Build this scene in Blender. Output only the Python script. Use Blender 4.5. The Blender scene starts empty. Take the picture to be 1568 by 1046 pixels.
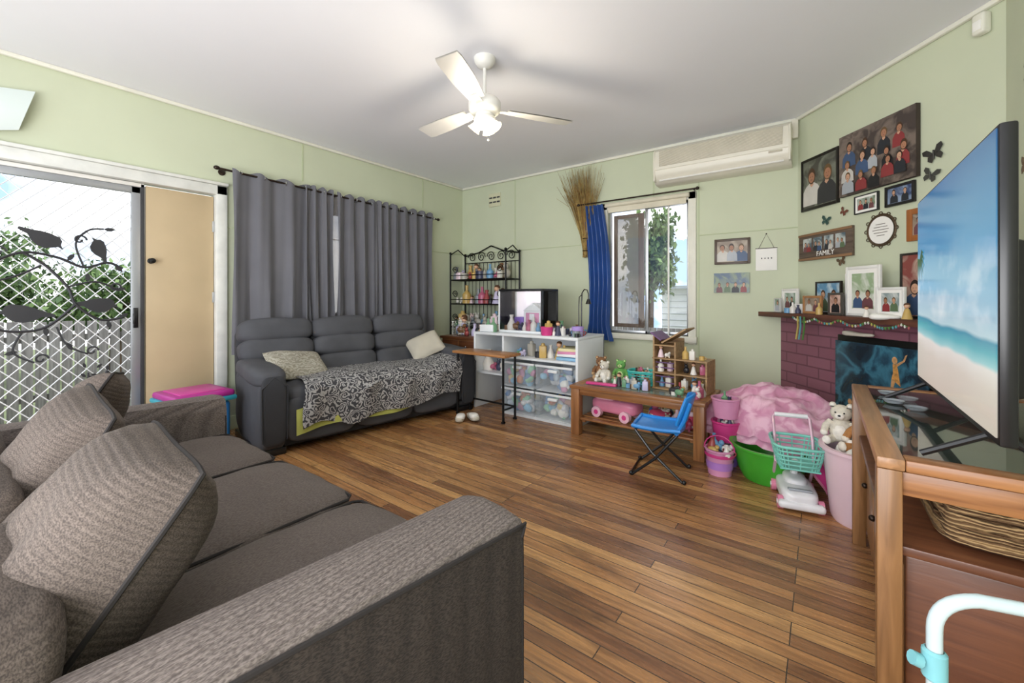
import bpy, bmesh, math, random
from mathutils import Matrix, Vector, Euler, noise
random.seed(7)
R=math.radians
def lin(c):
    if isinstance(c,str):
        c=c.lstrip('#'); c=[int(c[i:i+2],16)/255 for i in (0,2,4)]
    return tuple((x/12.92 if x<=0.04045 else ((x+0.055)/1.055)**2.4) for x in c)+(1,)
def mul(c,k): return tuple(min(1,x*k) for x in c[:3])+(1,)
# ---------------------------------------------------------------- materials
MC={}
class N:
    def __init__(s,name):
        s.m=bpy.data.materials.new(name); s.m.use_nodes=True; s.t=s.m.node_tree
        s.p=s.t.nodes['Principled BSDF']; s.o=s.t.nodes['Material Output']
    def n(s,typ,**k):
        x=s.t.nodes.new(typ)
        for a,b in k.items():
            if a.startswith('i_'):
                key=a[2:].replace('_',' ')
                x.inputs[int(key) if key.isdigit() else key].default_value=b
            else: setattr(x,a,b)
        return x
    def l(s,a,b): s.t.links.new(a,b)
    def coord(s,scale=(1,1,1),rot=(0,0,0)):
        tc=s.n('ShaderNodeTexCoord'); mp=s.n('ShaderNodeMapping')
        mp.inputs['Scale'].default_value=scale; mp.inputs['Rotation'].default_value=rot
        s.l(tc.outputs['Object'],mp.inputs[0]); return mp.outputs[0]
    def ramp(s,stops,interp='LINEAR'):
        r=s.n('ShaderNodeValToRGB'); e=r.color_ramp; e.interpolation=interp
        while len(e.elements)<len(stops): e.elements.new(0.5)
        for el,(p,c) in zip(e.elements,stops): el.position=p; el.color=c
        return r
def M(name,col,rough=0.6,metal=0.0,var=0.12,scale=6,bump=0.0,bscale=60,stretch=(1,1,1),emit=0,alpha=1,coat=0,trans=0):
    if name in MC: return MC[name]
    a=N(name); c=lin(col) if isinstance(col,str) else tuple(col)+((1,) if len(col)==3 else ())
    co=a.coord(stretch); nz=a.n('ShaderNodeTexNoise',i_Scale=scale,i_Detail=4.0); a.l(co,nz.inputs[0])
    rp=a.ramp([(0.3,mul(c,1-var)),(0.7,mul(c,1+var))]); a.l(nz.outputs[0],rp.inputs[0])
    a.l(rp.outputs[0],a.p.inputs['Base Color'])
    a.p.inputs['Roughness'].default_value=rough; a.p.inputs['Metallic'].default_value=metal
    if bump:
        n2=a.n('ShaderNodeTexNoise',i_Scale=bscale,i_Detail=3.0); a.l(co,n2.inputs[0])
        b=a.n('ShaderNodeBump',i_Strength=bump,i_Distance=0.01); a.l(n2.outputs[0],b.inputs['Height']); a.l(b.outputs[0],a.p.inputs['Normal'])
    if emit:
        a.l(rp.outputs[0],a.p.inputs['Emission Color']); a.p.inputs['Emission Strength'].default_value=emit
    if alpha<1: a.p.inputs['Alpha'].default_value=alpha
    if coat: a.p.inputs['Coat Weight'].default_value=coat
    if trans: a.p.inputs['Transmission Weight'].default_value=trans
    MC[name]=a.m; return a.m
def wood(name,c1,c2,rough=0.4,axis='x',scale=3):
    if name in MC: return MC[name]
    a=N(name); st={'x':(1,14,14),'y':(14,1,14),'z':(14,14,1)}[axis]
    co=a.coord(st); nz=a.n('ShaderNodeTexNoise',i_Scale=scale,i_Detail=6.0,i_Distortion=0.6); a.l(co,nz.inputs[0])
    rp=a.ramp([(0.3,lin(c1)),(0.68,lin(c2))]); a.l(nz.outputs[0],rp.inputs[0]); a.l(rp.outputs[0],a.p.inputs['Base Color'])
    a.p.inputs['Roughness'].default_value=rough
    b=a.n('ShaderNodeBump',i_Strength=0.15,i_Distance=0.005); a.l(nz.outputs[0],b.inputs['Height']); a.l(b.outputs[0],a.p.inputs['Normal'])
    MC[name]=a.m; return a.m
def glass(name,tint=(1,1,1),refl=0.08):
    if name in MC: return MC[name]
    a=N(name); a.t.nodes.remove(a.p)
    tr=a.n('ShaderNodeBsdfTransparent'); tr.inputs[0].default_value=tuple(tint)+(1,)
    gl=a.n('ShaderNodeBsdfGlossy'); gl.inputs['Roughness'].default_value=0.03
    fr=a.n('ShaderNodeFresnel',i_IOR=1.45); mx=a.n('ShaderNodeMixShader')
    a.l(fr.outputs[0],mx.inputs[0]); a.l(tr.outputs[0],mx.inputs[1]); a.l(gl.outputs[0],mx.inputs[2]); a.l(mx.outputs[0],a.o.inputs[0])
    MC[name]=a.m; return a.m
def floor_mat():
    a=N('floorboards'); co=a.coord()
    br=a.n('ShaderNodeTexBrick',offset=0.37,offset_frequency=3)
    for k,v in {'Color1':(0,0,0,1),'Color2':(1,1,1,1),'Mortar':(0.35,0.35,0.35,1),'Scale':1.0,'Mortar Size':0.002,'Mortar Smooth':0.2,'Bias':0.0,'Brick Width':1.35,'Row Height':0.062}.items(): br.inputs[k].default_value=v
    a.l(co,br.inputs[0])
    rp=a.ramp([(0.0,lin('#835a3c')),(0.22,lin('#a0754c')),(0.42,lin('#b88756')),(0.6,lin('#8b6040')),(0.78,lin('#cb9d66')),(0.9,lin('#a67a50')),(1.0,lin('#c0915c'))]); a.l(br.outputs['Color'],rp.inputs[0])
    co2=a.coord((2.2,45,1)); g=a.n('ShaderNodeTexNoise',i_Scale=1.5,i_Detail=8.0,i_Roughness=0.65,i_Distortion=0.5); a.l(co2,g.inputs[0])
    gr=a.ramp([(0.32,(0.48,0.44,0.42,1)),(0.5,(0.94,0.92,0.91,1)),(0.72,(1.2,1.18,1.14,1))]); a.l(g.outputs[0],gr.inputs[0])
    m1=a.n('ShaderNodeMix',data_type='RGBA',blend_type='MULTIPLY'); m1.inputs[0].default_value=0.95
    a.l(rp.outputs[0],m1.inputs[6]); a.l(gr.outputs[0],m1.inputs[7])
    w=a.n('ShaderNodeTexNoise',i_Scale=1.6,i_Detail=9.0,i_Roughness=0.65); a.l(a.coord((0.9,3.2,1)),w.inputs[0])
    wr=a.ramp([(0.37,(0.52,0.46,0.43,1)),(0.5,(1.05,1.03,1.02,1))]); a.l(w.outputs[0],wr.inputs[0])
    m2=a.n('ShaderNodeMix',data_type='RGBA',blend_type='MULTIPLY'); m2.inputs[0].default_value=0.8
    a.l(m1.outputs[2],m2.inputs[6]); a.l(wr.outputs[0],m2.inputs[7])
    m3=a.n('ShaderNodeMix',data_type='RGBA',blend_type='MIX'); a.l(br.outputs['Fac'],m3.inputs[0]); a.l(m2.outputs[2],m3.inputs[6]); m3.inputs[7].default_value=(0.035,0.02,0.012,1)
    a.l(m3.outputs[2],a.p.inputs['Base Color'])
    rr=a.n('ShaderNodeMapRange'); a.l(g.outputs[0],rr.inputs[0]); rr.inputs[1].default_value=0.3; rr.inputs[2].default_value=0.7; rr.inputs[3].default_value=0.38; rr.inputs[4].default_value=0.20; a.l(rr.outputs[0],a.p.inputs['Roughness'])
    a.p.inputs['IOR'].default_value=1.65
    b=a.n('ShaderNodeBump',i_Strength=0.22,i_Distance=0.004); b.invert=True
    ad=a.n('ShaderNodeMath',operation='ADD'); a.l(br.outputs['Fac'],ad.inputs[0]); 
    mm=a.n('ShaderNodeMath',operation='MULTIPLY'); a.l(g.outputs[0],mm.inputs[0]); mm.inputs[1].default_value=-0.35; a.l(mm.outputs[0],ad.inputs[1])
    a.l(ad.outputs[0],b.inputs['Height']); a.l(b.outputs[0],a.p.inputs['Normal'])
    return a.m
def cord_mat(name,c1,c2,ribaxis='x',per=0.007,strength=0.6,var=0.12):
    a=N(name); co=a.coord()
    wv=a.n('ShaderNodeTexWave',bands_direction=ribaxis.upper(),i_Scale=0.314/per,i_Distortion=0.15); wv.inputs['Detail Scale'].default_value=3; a.l(co,wv.inputs[0])
    st={'x':(420,130,420),'y':(130,420,420),'z':(130,420,420)}[ribaxis]
    fl=a.n('ShaderNodeTexNoise',i_Scale=1.0,i_Detail=1.0); a.l(a.coord(st),fl.inputs[0])
    bg=a.n('ShaderNodeTexNoise',i_Scale=4.0,i_Detail=3.0); a.l(co,bg.inputs[0])
    rp=a.ramp([(0.36,lin(c1)),(0.64,lin(c2))]); a.l(fl.outputs[0],rp.inputs[0])
    r2=a.ramp([(0.3,(1-var,1-var,1-var,1)),(0.7,(1.06,1.06,1.06,1))]); a.l(bg.outputs[0],r2.inputs[0])
    m=a.n('ShaderNodeMix',data_type='RGBA',blend_type='MULTIPLY'); m.inputs[0].default_value=1; a.l(rp.outputs[0],m.inputs[6]); a.l(r2.outputs[0],m.inputs[7])
    r3=a.ramp([(0.0,(0.6,0.6,0.6,1)),(0.5,(1.06,1.06,1.06,1))]); a.l(wv.outputs[1],r3.inputs[0])
    m2=a.n('ShaderNodeMix',data_type='RGBA',blend_type='MULTIPLY'); m2.inputs[0].default_value=strength; a.l(m.outputs[2],m2.inputs[6]); a.l(r3.outputs[0],m2.inputs[7])
    a.l(m2.outputs[2],a.p.inputs['Base Color']); a.p.inputs['Roughness'].default_value=0.95
    b=a.n('ShaderNodeBump',i_Strength=strength*0.5,i_Distance=0.003); a.l(wv.outputs[1],b.inputs['Height']); a.l(b.outputs[0],a.p.inputs['Normal'])
    return a.m
def pattern_mat(name,kind,c1,c2,scale,thr=0.5,rough=0.9):
    a=N(name); co=a.coord()
    if kind=='swirl': t=a.n('ShaderNodeTexWave',wave_type='RINGS',i_Scale=scale,i_Distortion=14.0,i_Detail=2.0); t.inputs['Detail Scale'].default_value=1.4; a.l(co,t.inputs[0]); f=t.outputs[1]
    elif kind=='paisley':
        v=a.n('ShaderNodeTexVoronoi',i_Scale=scale); v.inputs['Randomness'].default_value=0.9
        nz=a.n('ShaderNodeTexNoise',i_Scale=scale*1.2,i_Detail=2.0); a.l(co,nz.inputs[0])
        mm=a.n('ShaderNodeVectorMath',operation='MULTIPLY_ADD'); a.l(nz.outputs[1],mm.inputs[0]); mm.inputs[1].default_value=(0.09,0.09,0.09); a.l(co,mm.inputs[2]); a.l(mm.outputs[0],v.inputs[0])
        s1=a.n('ShaderNodeMath',operation='MULTIPLY'); a.l(v.outputs[0],s1.inputs[0]); s1.inputs[1].default_value=26.0
        t=a.n('ShaderNodeMath',operation='SINE'); a.l(s1.outputs[0],t.inputs[0]); t2=a.n('ShaderNodeMath',operation='MULTIPLY_ADD'); a.l(t.outputs[0],t2.inputs[0]); t2.inputs[1].default_value=0.5; t2.inputs[2].default_value=0.5; f=t2.outputs[0]
    elif kind=='voronoi': t=a.n('ShaderNodeTexVoronoi',i_Scale=scale); a.l(co,t.inputs[0]); f=t.outputs[0]
    else: t=a.n('ShaderNodeTexNoise',i_Scale=scale,i_Detail=6.0,i_Distortion=1.0); a.l(co,t.inputs[0]); f=t.outputs[0]
    rp=a.ramp([(max(0,thr-0.08),lin(c1)),(thr+0.08,lin(c2))]); a.l(f,rp.inputs[0]); a.l(rp.outputs[0],a.p.inputs['Base Color'])
    a.p.inputs['Roughness'].default_value=rough
    return a.m
def photo_bg(name,c1,c2,scale=5):
    if name in MC: return MC[name]
    m=pattern_mat(name,'noise',c1,c2,scale,0.5,0.3); MC[name]=m; return m
# ---------------------------------------------------------------- mesh builder
class B:
    def __init__(s,name): s.name=name; s.bm=bmesh.new(); s.mats=[]
    def mi(s,m):
        if m not in s.mats: s.mats.append(m)
        return s.mats.index(m)
    def add(s,bm,mat,mx=None):
        i=s.mi(mat)
        for f in bm.faces: f.material_index=i; f.smooth=True
        if mx is not None: bmesh.ops.transform(bm,matrix=mx,verts=bm.verts)
        me=bpy.data.meshes.new('t'); bm.to_mesh(me); bm.free(); s.bm.from_mesh(me); bpy.data.meshes.remove(me)
    def box(s,c,size,mat,rot=(0,0,0),bev=0.0,seg=2):
        bm=bmesh.new(); bmesh.ops.create_cube(bm,size=1)
        bmesh.ops.transform(bm,matrix=Matrix.Diagonal((*size,1)),verts=bm.verts)
        if bev: bmesh.ops.bevel(bm,geom=bm.edges[:],offset=min(bev,min(size)*0.48),segments=seg,affect='EDGES',profile=0.5)
        s.add(bm,mat,Matrix.Translation(c)@Euler(rot).to_matrix().to_4x4()); return s
    def bb(s,x0,x1,y0,y1,z0,z1,mat,bev=0.0,seg=2):
        return s.box(((x0+x1)/2,(y0+y1)/2,(z0+z1)/2),(abs(x1-x0),abs(y1-y0),abs(z1-z0)),mat,bev=bev,seg=seg)
    def lathe(s,prof,c,mat,seg=20,rot=(0,0,0),sc=(1,1,1)):
        bm=bmesh.new(); rings=[]
        for r,z in prof:
            rings.append([bm.verts.new((max(r,1e-4)*math.cos(2*math.pi*i/seg),max(r,1e-4)*math.sin(2*math.pi*i/seg),z)) for i in range(seg)])
        for a,b in zip(rings,rings[1:]):
            for i in range(seg): bm.faces.new((a[i],a[(i+1)%seg],b[(i+1)%seg],b[i]))
        s.add(bm,mat,Matrix.Translation(c)@Euler(rot).to_matrix().to_4x4()@Matrix.Diagonal((*sc,1))); return s
    def sph(s,c,r,mat,rot=(0,0,0),seg=14):
        if not hasattr(r,'__len__'): r=(r,r,r)
        bm=bmesh.new(); bmesh.ops.create_uvsphere(bm,u_segments=seg,v_segments=max(6,seg*2//3),radius=1)
        s.add(bm,mat,Matrix.Translation(c)@Euler(rot).to_matrix().to_4x4()@Matrix.Diagonal((*r,1))); return s
    def tube(s,pts,r,mat,seg=8,closed=False):
        pts=[Vector(p) for p in pts]; n=len(pts); bm=bmesh.new(); rings=[]; prev=None
        rr=r if hasattr(r,'__len__') else [r]*n
        for i,p in enumerate(pts):
            if closed: t=(pts[(i+1)%n]-pts[i-1])
            else: t=pts[min(i+1,n-1)]-pts[max(i-1,0)]
            t.normalize()
            if prev is None:
                up=Vector((0,0,1)) if abs(t.z)<0.9 else Vector((1,0,0))
                a=t.cross(up).normalized()
            else: a=(prev-t*prev.dot(t)).normalized()
            prev=a; b=t.cross(a)
            rings.append([bm.verts.new(p+(a*math.cos(2*math.pi*k/seg)+b*math.sin(2*math.pi*k/seg))*rr[i]) for k in range(seg)])
        prs=list(zip(rings,rings[1:]))
        if closed: prs.append((rings[-1],rings[0]))
        for x,y in prs:
            for k in range(seg): bm.faces.new((x[k],x[(k+1)%seg],y[(k+1)%seg],y[k]))
        if not closed:
            bm.faces.new(rings[0][::-1]); bm.faces.new(rings[-1])
        s.add(bm,mat); return s
    def surf(s,f,nu,nv,mat,mx=None,closeu=False):
        bm=bmesh.new(); g=[[bm.verts.new(f(i/nu,j/nv)) for j in range(nv+1)] for i in range(nu+1)]
        for i in range(nu):
            for j in range(nv): bm.faces.new((g[i][j],g[i+1][j],g[i+1][j+1],g[i][j+1]))
        s.add(bm,mat,mx); return s
    def puff(s,c,size,mat,rot=(0,0,0),e=5,n=10,crown=0.0,nz=0.0,nsc=6,ez=None):
        bm=bmesh.new(); bmesh.ops.create_cube(bm,size=2); bmesh.ops.subdivide_edges(bm,edges=bm.edges[:],cuts=n,use_grid_fill=True)
        for v in bm.verts:
            x,y,z=[math.tan(q*math.pi/4*0.98)/math.tan(math.pi/4*0.98) for q in v.co]
            k=(abs(x)**e+abs(y)**e+abs(z)**e)**(1/e); x,y,z=x/k,y/k,z/k
            if crown: z+=crown/(size[2]/2)*max(0,1-x*x)*max(0,1-y*y)*(1 if z>0 else 0)
            p=Vector((x*size[0]/2,y*size[1]/2,z*size[2]/2))
            if nz: p+=Vector((x,y,z))*nz*noise.noise((p+Vector(c))*nsc)
            v.co=p
        s.add(bm,mat,Matrix.Translation(c)@Euler(rot).to_matrix().to_4x4()); return s
    def pillow(s,c,size,mat,rot=(0,0,0),pipe=None,n=18,nz=0.012):
        w,h,t=size; mx=Matrix.Translation(c)@Euler(rot).to_matrix().to_4x4()
        def o(u,v): return (u*w/2*(1-0.055*(1-v*v)*abs(u)-0.06*(u*u*v*v)**2), v*h/2*(1-0.055*(1-u*u)*abs(v)-0.06*(u*u*v*v)**2))
        for sg in (1,-1):
            def f(a,b):
                u,v=a*2-1,b*2-1; x,z=o(u,v)
                y=sg*t/2*((1-abs(u)**3)*(1-abs(v)**3))**0.5
                y+=nz*noise.noise(Vector((x*7+c[0]*9,z*7,sg*3)))*(1-max(abs(u),abs(v))**4)*2
                return (x,y,z)
            s.surf(f,n,n,mat,mx.copy())
        if pipe:
            q=[-1+2*i/12 for i in range(12)]
            ring=[(u,-1) for u in q]+[(1,u) for u in q]+[(-u,1) for u in q]+[(-1,-u) for u in q]
            s.tube([mx@Vector((o(u,v)[0],0,o(u,v)[1])) for u,v in ring],0.005,pipe,6,True)
        return s
    def poly(s,pts,mat,y=0,th=0.0,mx=None):
        bm=bmesh.new(); vs=[bm.verts.new((p[0],y,p[1])) for p in pts]; f=bm.faces.new(vs)
        if th:
            r=bmesh.ops.extrude_face_region(bm,geom=[f]); bmesh.ops.translate(bm,vec=(0,th,0),verts=[g for g in r['geom'] if isinstance(g,bmesh.types.BMVert)])
        bmesh.ops.recalc_face_normals(bm,faces=bm.faces)
        s.add(bm,mat,mx); return s
    def disc(s,cx,cz,rx,rz,y,mat,seg=14):
        return s.poly([(cx+rx*math.cos(2*math.pi*i/seg),cz+rz*math.sin(2*math.pi*i/seg)) for i in range(seg)],mat,y)
    def prism(s,pts,z0,z1,mat):
        bm=bmesh.new(); a=[bm.verts.new((x,y,z0)) for x,y in pts]; b=[bm.verts.new((x,y,z1)) for x,y in pts]
        bm.faces.new(a[::-1]); bm.faces.new(b)
        for i in range(len(a)): j=(i+1)%len(a); bm.faces.new((a[i],a[j],b[j],b[i]))
        bmesh.ops.recalc_face_normals(bm,faces=bm.faces); s.add(bm,mat); return s
    def done(s,loc=(0,0,0),rz=0,sc=1):
        me=bpy.data.meshes.new(s.name); s.bm.to_mesh(me); s.bm.free()
        for m in s.mats: me.materials.append(m)
        try: me.set_sharp_from_angle(angle=R(38))
        except Exception: pass
        o=bpy.data.objects.new(s.name,me); bpy.context.collection.objects.link(o)
        o.location=loc; o.rotation_euler=(0,0,rz); o.scale=(sc,sc,sc); return o
# ---------------------------------------------------------------- room geometry constants
HC=2.7; XR=4.892; YB=-6.2
A=Vector((3.970,0,0)); DX=Vector((0.6212,-0.7836,0)); NN=Vector((-0.784,-0.621,0)); CR=math.atan2(DX.y,DX.x)
def CP(s,off,z): p=A+DX*s+NN*off; return (p.x,p.y,z)
m_wall=M('wall_green_paint','#cad0b5',0.75,var=0.035,scale=1.8,bump=0.04,bscale=40)
m_ceil=M('ceiling_white_paint','#f0f0f5',0.8,var=0.015,scale=1.2)
m_white=M('white_gloss_paint','#eceae4',0.4,var=0.04,scale=8)
m_trim=M('trim_cream_paint','#e6e4d6',0.5,var=0.05,scale=8)
m_floor=floor_mat()
m_black=M('black_metal','#161616',0.4,0.5,var=0.2)
m_blackp=M('black_plastic','#141416',0.3,var=0.1)
m_alu=M('aluminium','#c9ccd0',0.35,0.8,var=0.05)
m_chrome=M('chrome','#dddddd',0.15,1.0,var=0.02)
m_paper=M('white_paper','#f4f2ec',0.8,var=0.02)
m_glass=glass('window_glass')
# shell
b=B('floor'); b.prism([(-0.1,YB),(XR+0.1,YB),(XR+0.1,-1.10),(4.05,0.1),(-0.1,0.1)],-0.12,0,m_floor); b.done()
b=B('ceiling'); b.prism([(-0.1,YB),(XR+0.1,YB),(XR+0.1,-1.10),(4.05,0.1),(-0.1,0.1)],HC,HC+0.1,m_ceil); b.done()
b=B('wall_left')
def xw(y0,y1,z0,z1): b.bb(-0.1,0,y0,y1,z0,z1,m_wall)
xw(YB,-4.75,0,HC); xw(-4.75,-2.99,2.05,HC); xw(-2.99,-2.45,0,HC); xw(-2.45,-1.1,0,0.95); xw(-2.45,-1.1,2.05,HC); xw(-1.1,0.1,0,HC); b.done()
b=B('wall_far')
def yw(x0,x1,z0,z1): b.bb(x0,x1,0,0.1,z0,z1,m_wall)
WX0,WX1,WZ0,WZ1=2.22,3.07,0.76,2.12
yw(0,WX0,0,HC); yw(WX1,4.0,0,HC); yw(WX0,WX1,0,WZ0); yw(WX0,WX1,WZ1,HC); b.done()
b=B('wall_chimney'); b.prism([(3.970,0),(4.892,-1.163),(4.99,-1.10),(4.03,0.1)],0,HC,m_wall); b.done()
b=B('wall_right'); b.bb(XR,XR+0.1,YB,-1.16,0,HC,m_wall); b.done()
def strip(name,p0,p1,z0,z1,t,mat):
    p0,p1=Vector(p0),Vector(p1); d=p1-p0; L=d.length; ang=math.atan2(d.y,d.x)
    q=B(name); q.box((L/2,-t/2,(z0+z1)/2),(L,t,z1-z0),mat,bev=min(t,z1-z0)*0.3); return q.done((p0.x,p0.y,0),ang)
m_rail=M('rail_green_paint','#bcc5a2',0.6,var=0.04)
strip('trim_1',(0,YB,0),(0,0,0),HC-0.03,HC,0.03,m_trim)
strip('trim_2',(0,0,0),(3.97,0,0),HC-0.03,HC,0.03,m_trim)
strip('trim_3',(3.97,0,0),(4.892,-1.163,0),HC-0.03,HC,0.03,m_trim)
strip('trim_4',(XR,-1.163,0),(XR,YB,0),HC-0.03,HC,0.03,m_trim)
strip('trim_5',(0,0,0),(2.1,0,0),1.752,1.762,0.006,m_rail)
strip('trim_6',(3.16,0,0),(3.97,0,0),1.752,1.762,0.006,m_rail)
strip('trim_7',(0,-2.95,0),(0,-0.0,0),1.752,1.762,0.006,m_rail)
b=B('trim_8')
for x in (0.93,2.72): b.bb(x,x+0.012,-0.005,0,2.2 if x>2 else 0.1,HC-0.03,m_rail)
b.bb(3.16,3.172,-0.005,0,0.1,HC-0.4,m_rail)
for y in (-2.3,-0.75): b.bb(0,0.005,y,y+0.012,2.3,HC-0.03,m_rail)
b.done()
strip('baseboard_left',(0,-2.95,0),(0,0,0),0,0.12,0.018,m_rail)
strip('baseboard_far',(0,0,0),(3.8,0,0),0,0.12,0.018,m_rail)
strip('baseboard_right',(XR,-1.65,0),(XR,YB,0),0,0.12,0.018,m_rail)
# ---------------------------------------------------------------- doors (left wall)
m_jamb=M('door_frame_white','#dfe0da',0.5,var=0.08,scale=10)
b=B('trim_9')
b.bb(-0.1,0.03,-3.035,-2.955,0,2.10,m_jamb,0.006); b.bb(-0.1,0.03,-4.83,-2.955,2.02,2.10,m_jamb,0.006); b.bb(0,0.045,-4.85,-2.95,2.10,2.125,m_jamb,0.005)
b.bb(-0.1,0.03,-4.83,-4.75,0,2.02,m_jamb,0.006); b.bb(-0.1,0.02,-4.75,-3.035,0,0.03,m_alu,0.004); b.done()
m_tan=M('tan_door_paint','#c0ab88',0.55,var=0.05,scale=3)
b=B('door_1'); b.bb(-0.065,-0.025,-3.485,-3.04,0.035,2.005,m_tan,0.004)
b.lathe([(0,0),(0.022,0),(0.022,0.006),(0.01,0.01),(0.012,0.03),(0.022,0.04),(0.02,0.055),(0,0.06)],(-0.025,-3.455,1.43),m_black,14,(0,R(90),0))
for z in (0.35,1.15,1.75): b.bb(-0.03,-0.016,-3.052,-3.038,z-0.045,z+0.045,m_alu,0.003)
b.done()
b=B('door_2')   # security screen door
m_sframe=M('screen_frame_silver','#a6a9ad',0.4,0.6,var=0.05); m_dark=M('dark_gap','#3a3a3c',0.6)
y0,y1=-4.62,-3.515
b.bb(-0.05,-0.02,y1-0.055,y1,0.04,1.985,m_sframe,0.004); b.bb(-0.05,-0.02,y0,y0+0.055,0.04,1.985,m_sframe,0.004)
b.bb(-0.05,-0.02,y0,y1,1.935,1.985,m_sframe,0.004); b.bb(-0.05,-0.02,y0,y1,0.04,0.12,m_sframe,0.004)
b.bb(-0.06,-0.02,y1,y1+0.022,0.03,2.01,m_dark,0.002); b.bb(-0.06,-0.02,y0-0.1,y1+0.02,1.987,2.015,m_white,0.002)
m_mesh=M('white_diamond_mesh','#e8eaec',0.4,0.2,var=0.03)
ya,yb,za,zb=y0+0.055,y1-0.055,0.12,1.935; W=yb-ya; Hh=zb-za; sp=0.088; sl=1.1
k=-Hh/sl
while k<W:
    for sgn in (1,-1):
        t0=max(0,-k); t1=min(Hh/sl,W-k)
        if t1-t0>0.02:
            p=[]
            for t in (t0,t1):
                yy=k+t; yy=yy if sgn>0 else W-yy
                p.append((-0.035,ya+yy,za+sl*t))
            b.tube(p,0.0036,m_mesh,6)
    k+=sp
b.bb(-0.022,-0.002,y1-0.045,y1-0.018,0.92,1.07,m_blackp,0.004); b.bb(-0.006,0.02,y1-0.05,y1-0.03,0.95,1.03,m_blackp,0.004)
b.done()
m_orn=M('black_ornament_steel','#3a3a3d',0.5,0.4,var=0.1)
b=B('bird_vine_door_ornament')
def bird(cy,cz,s,fl=1,tilt=0.0):
    pts=[(-1.0,0.05),(-0.72,0.2),(-0.6,0.42),(-0.35,0.52),(-0.12,0.45),(0.1,0.4),(0.45,0.22),(0.75,0.0),(1.25,-0.28),(1.2,-0.42),(0.7,-0.35),(0.35,-0.52),(-0.05,-0.58),(-0.4,-0.45),(-0.62,-0.15),(-0.72,0.02)]
    c,sn=math.cos(tilt),math.sin(tilt)
    P=[(cy+fl*s*(x*c-z*sn),cz+s*(x*sn+z*c)) for x,z in pts]
    b.poly(P if fl>0 else P[::-1],m_orn,y=0.0,th=0.006,mx=Matrix.Translation((-0.012,0,0))@Matrix.Rotation(R(90),4,'Z'))
def vine(pts,r=0.009):
    out=[]
    P=[Vector((-0.012,y,z)) for y,z in pts]
    for i in range(len(P)-1):
        p0=P[max(i-1,0)];p1=P[i];p2=P[i+1];p3=P[min(i+2,len(P)-1)]
        for k in range(6):
            t=k/6; out.append(0.5*((2*p1)+(-p0+p2)*t+(2*p0-5*p1+4*p2-p3)*t*t+(-p0+3*p1-3*p2+p3)*t**3))
    out.append(P[-1]); b.tube(out,r,m_orn,6)
def leaf(cy,cz,s,a):
    pts=[(0,0),(0.35,0.22),(0.7,0.2),(1,0),(0.7,-0.2),(0.35,-0.22)]
    c,sn=math.cos(a),math.sin(a)
    b.poly([(cy+s*(x*c-z*sn),cz+s*(x*sn+z*c)) for x,z in pts],m_orn,y=0.0,th=0.005,mx=Matrix.Translation((-0.012,0,0))@Matrix.Rotation(R(90),4,'Z'))
bird(-4.0,1.54,0.105,-1,0.75); bird(-3.74,1.50,0.085,1,-1.0); bird(-4.1,1.05,0.115,1,0.1); bird(-3.74,1.10,0.105,-1,0.3); bird(-4.4,1.3,0.09,1,0)
vine([(-4.55,1.2),(-4.4,1.32),(-4.25,1.36),(-4.1,1.44),(-3.95,1.42),(-3.82,1.36),(-3.7,1.40),(-3.62,1.36)])
vine([(-4.1,1.44),(-4.0,1.36),(-3.9,1.22),(-3.86,1.1),(-3.74,0.99),(-3.62,1.0)])
vine([(-4.5,0.9),(-4.3,0.98),(-4.15,0.93),(-4.0,0.95),(-3.86,1.1)])
vine([(-4.02,1.36),(-4.14,1.28),(-4.28,1.22),(-4.35,1.12)],0.007)
vine([(-3.9,1.22),(-3.76,1.26),(-3.64,1.2)],0.007); vine([(-4.1,0.93),(-4.14,0.8),(-4.05,0.72)],0.006); vine([(-3.82,1.36),(-3.86,1.52),(-3.8,1.62),(-3.72,1.64)],0.006)
vine([(-3.95,0.95),(-3.9,0.82),(-3.8,0.75)],0.006)
for cy,cz in ((-3.66,1.22),(-4.02,0.74),(-3.78,0.77),(-4.2,1.44),(-3.84,1.55)):
    vine([(cy+0.035*(1-k/14)*math.cos(k*.6),cz+0.035*(1-k/14)*math.sin(k*.6)) for k in range(12)],0.006)
for y,z,a in ((-4.3,1.36,1.2),(-4.2,1.4,2.2),(-3.9,1.4,1.0),(-3.72,1.64,0),(-3.66,1.38,-.8),(-4.32,1.14,3.4),(-3.66,1.2,.3),(-3.8,1.26,1.6),(-4.12,0.8,3.4),(-3.9,.84,-1.2),(-3.64,1.0,.5),(-3.7,.98,-1.3),(-4.0,.95,-1.5)): leaf(y,z,0.06,a)
vine([(-3.72,0.3),(-3.73,0.5),(-3.7,0.62)],0.010); vine([(-3.73,0.45),(-3.79,0.55),(-3.80,0.62)],0.006)
for i in range(16): leaf(-3.74+random.uniform(-0.08,0.07),0.58+random.uniform(-0.10,0.10),0.04,random.uniform(0,6.28))
b.done()
b=B('wall_glow_panel'); m_glow=M('glow_panel_white','#d6e0dc',0.4,var=0.02)  # made-up pale panel, shaped like a bright glow patch on the wall
b.surf(lambda u,v:(0.02+0.05*math.sin(v*math.pi)*0.6+0.03*u,-4.42+0.37*u-(0.07*u)*v, 2.42+0.06*u-(0.30-0.03*u)*v),8,8,m_glow)
b.bb(0,0.03,-4.3,-4.15,2.24,2.36,m_white,0.005); b.done()
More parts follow.
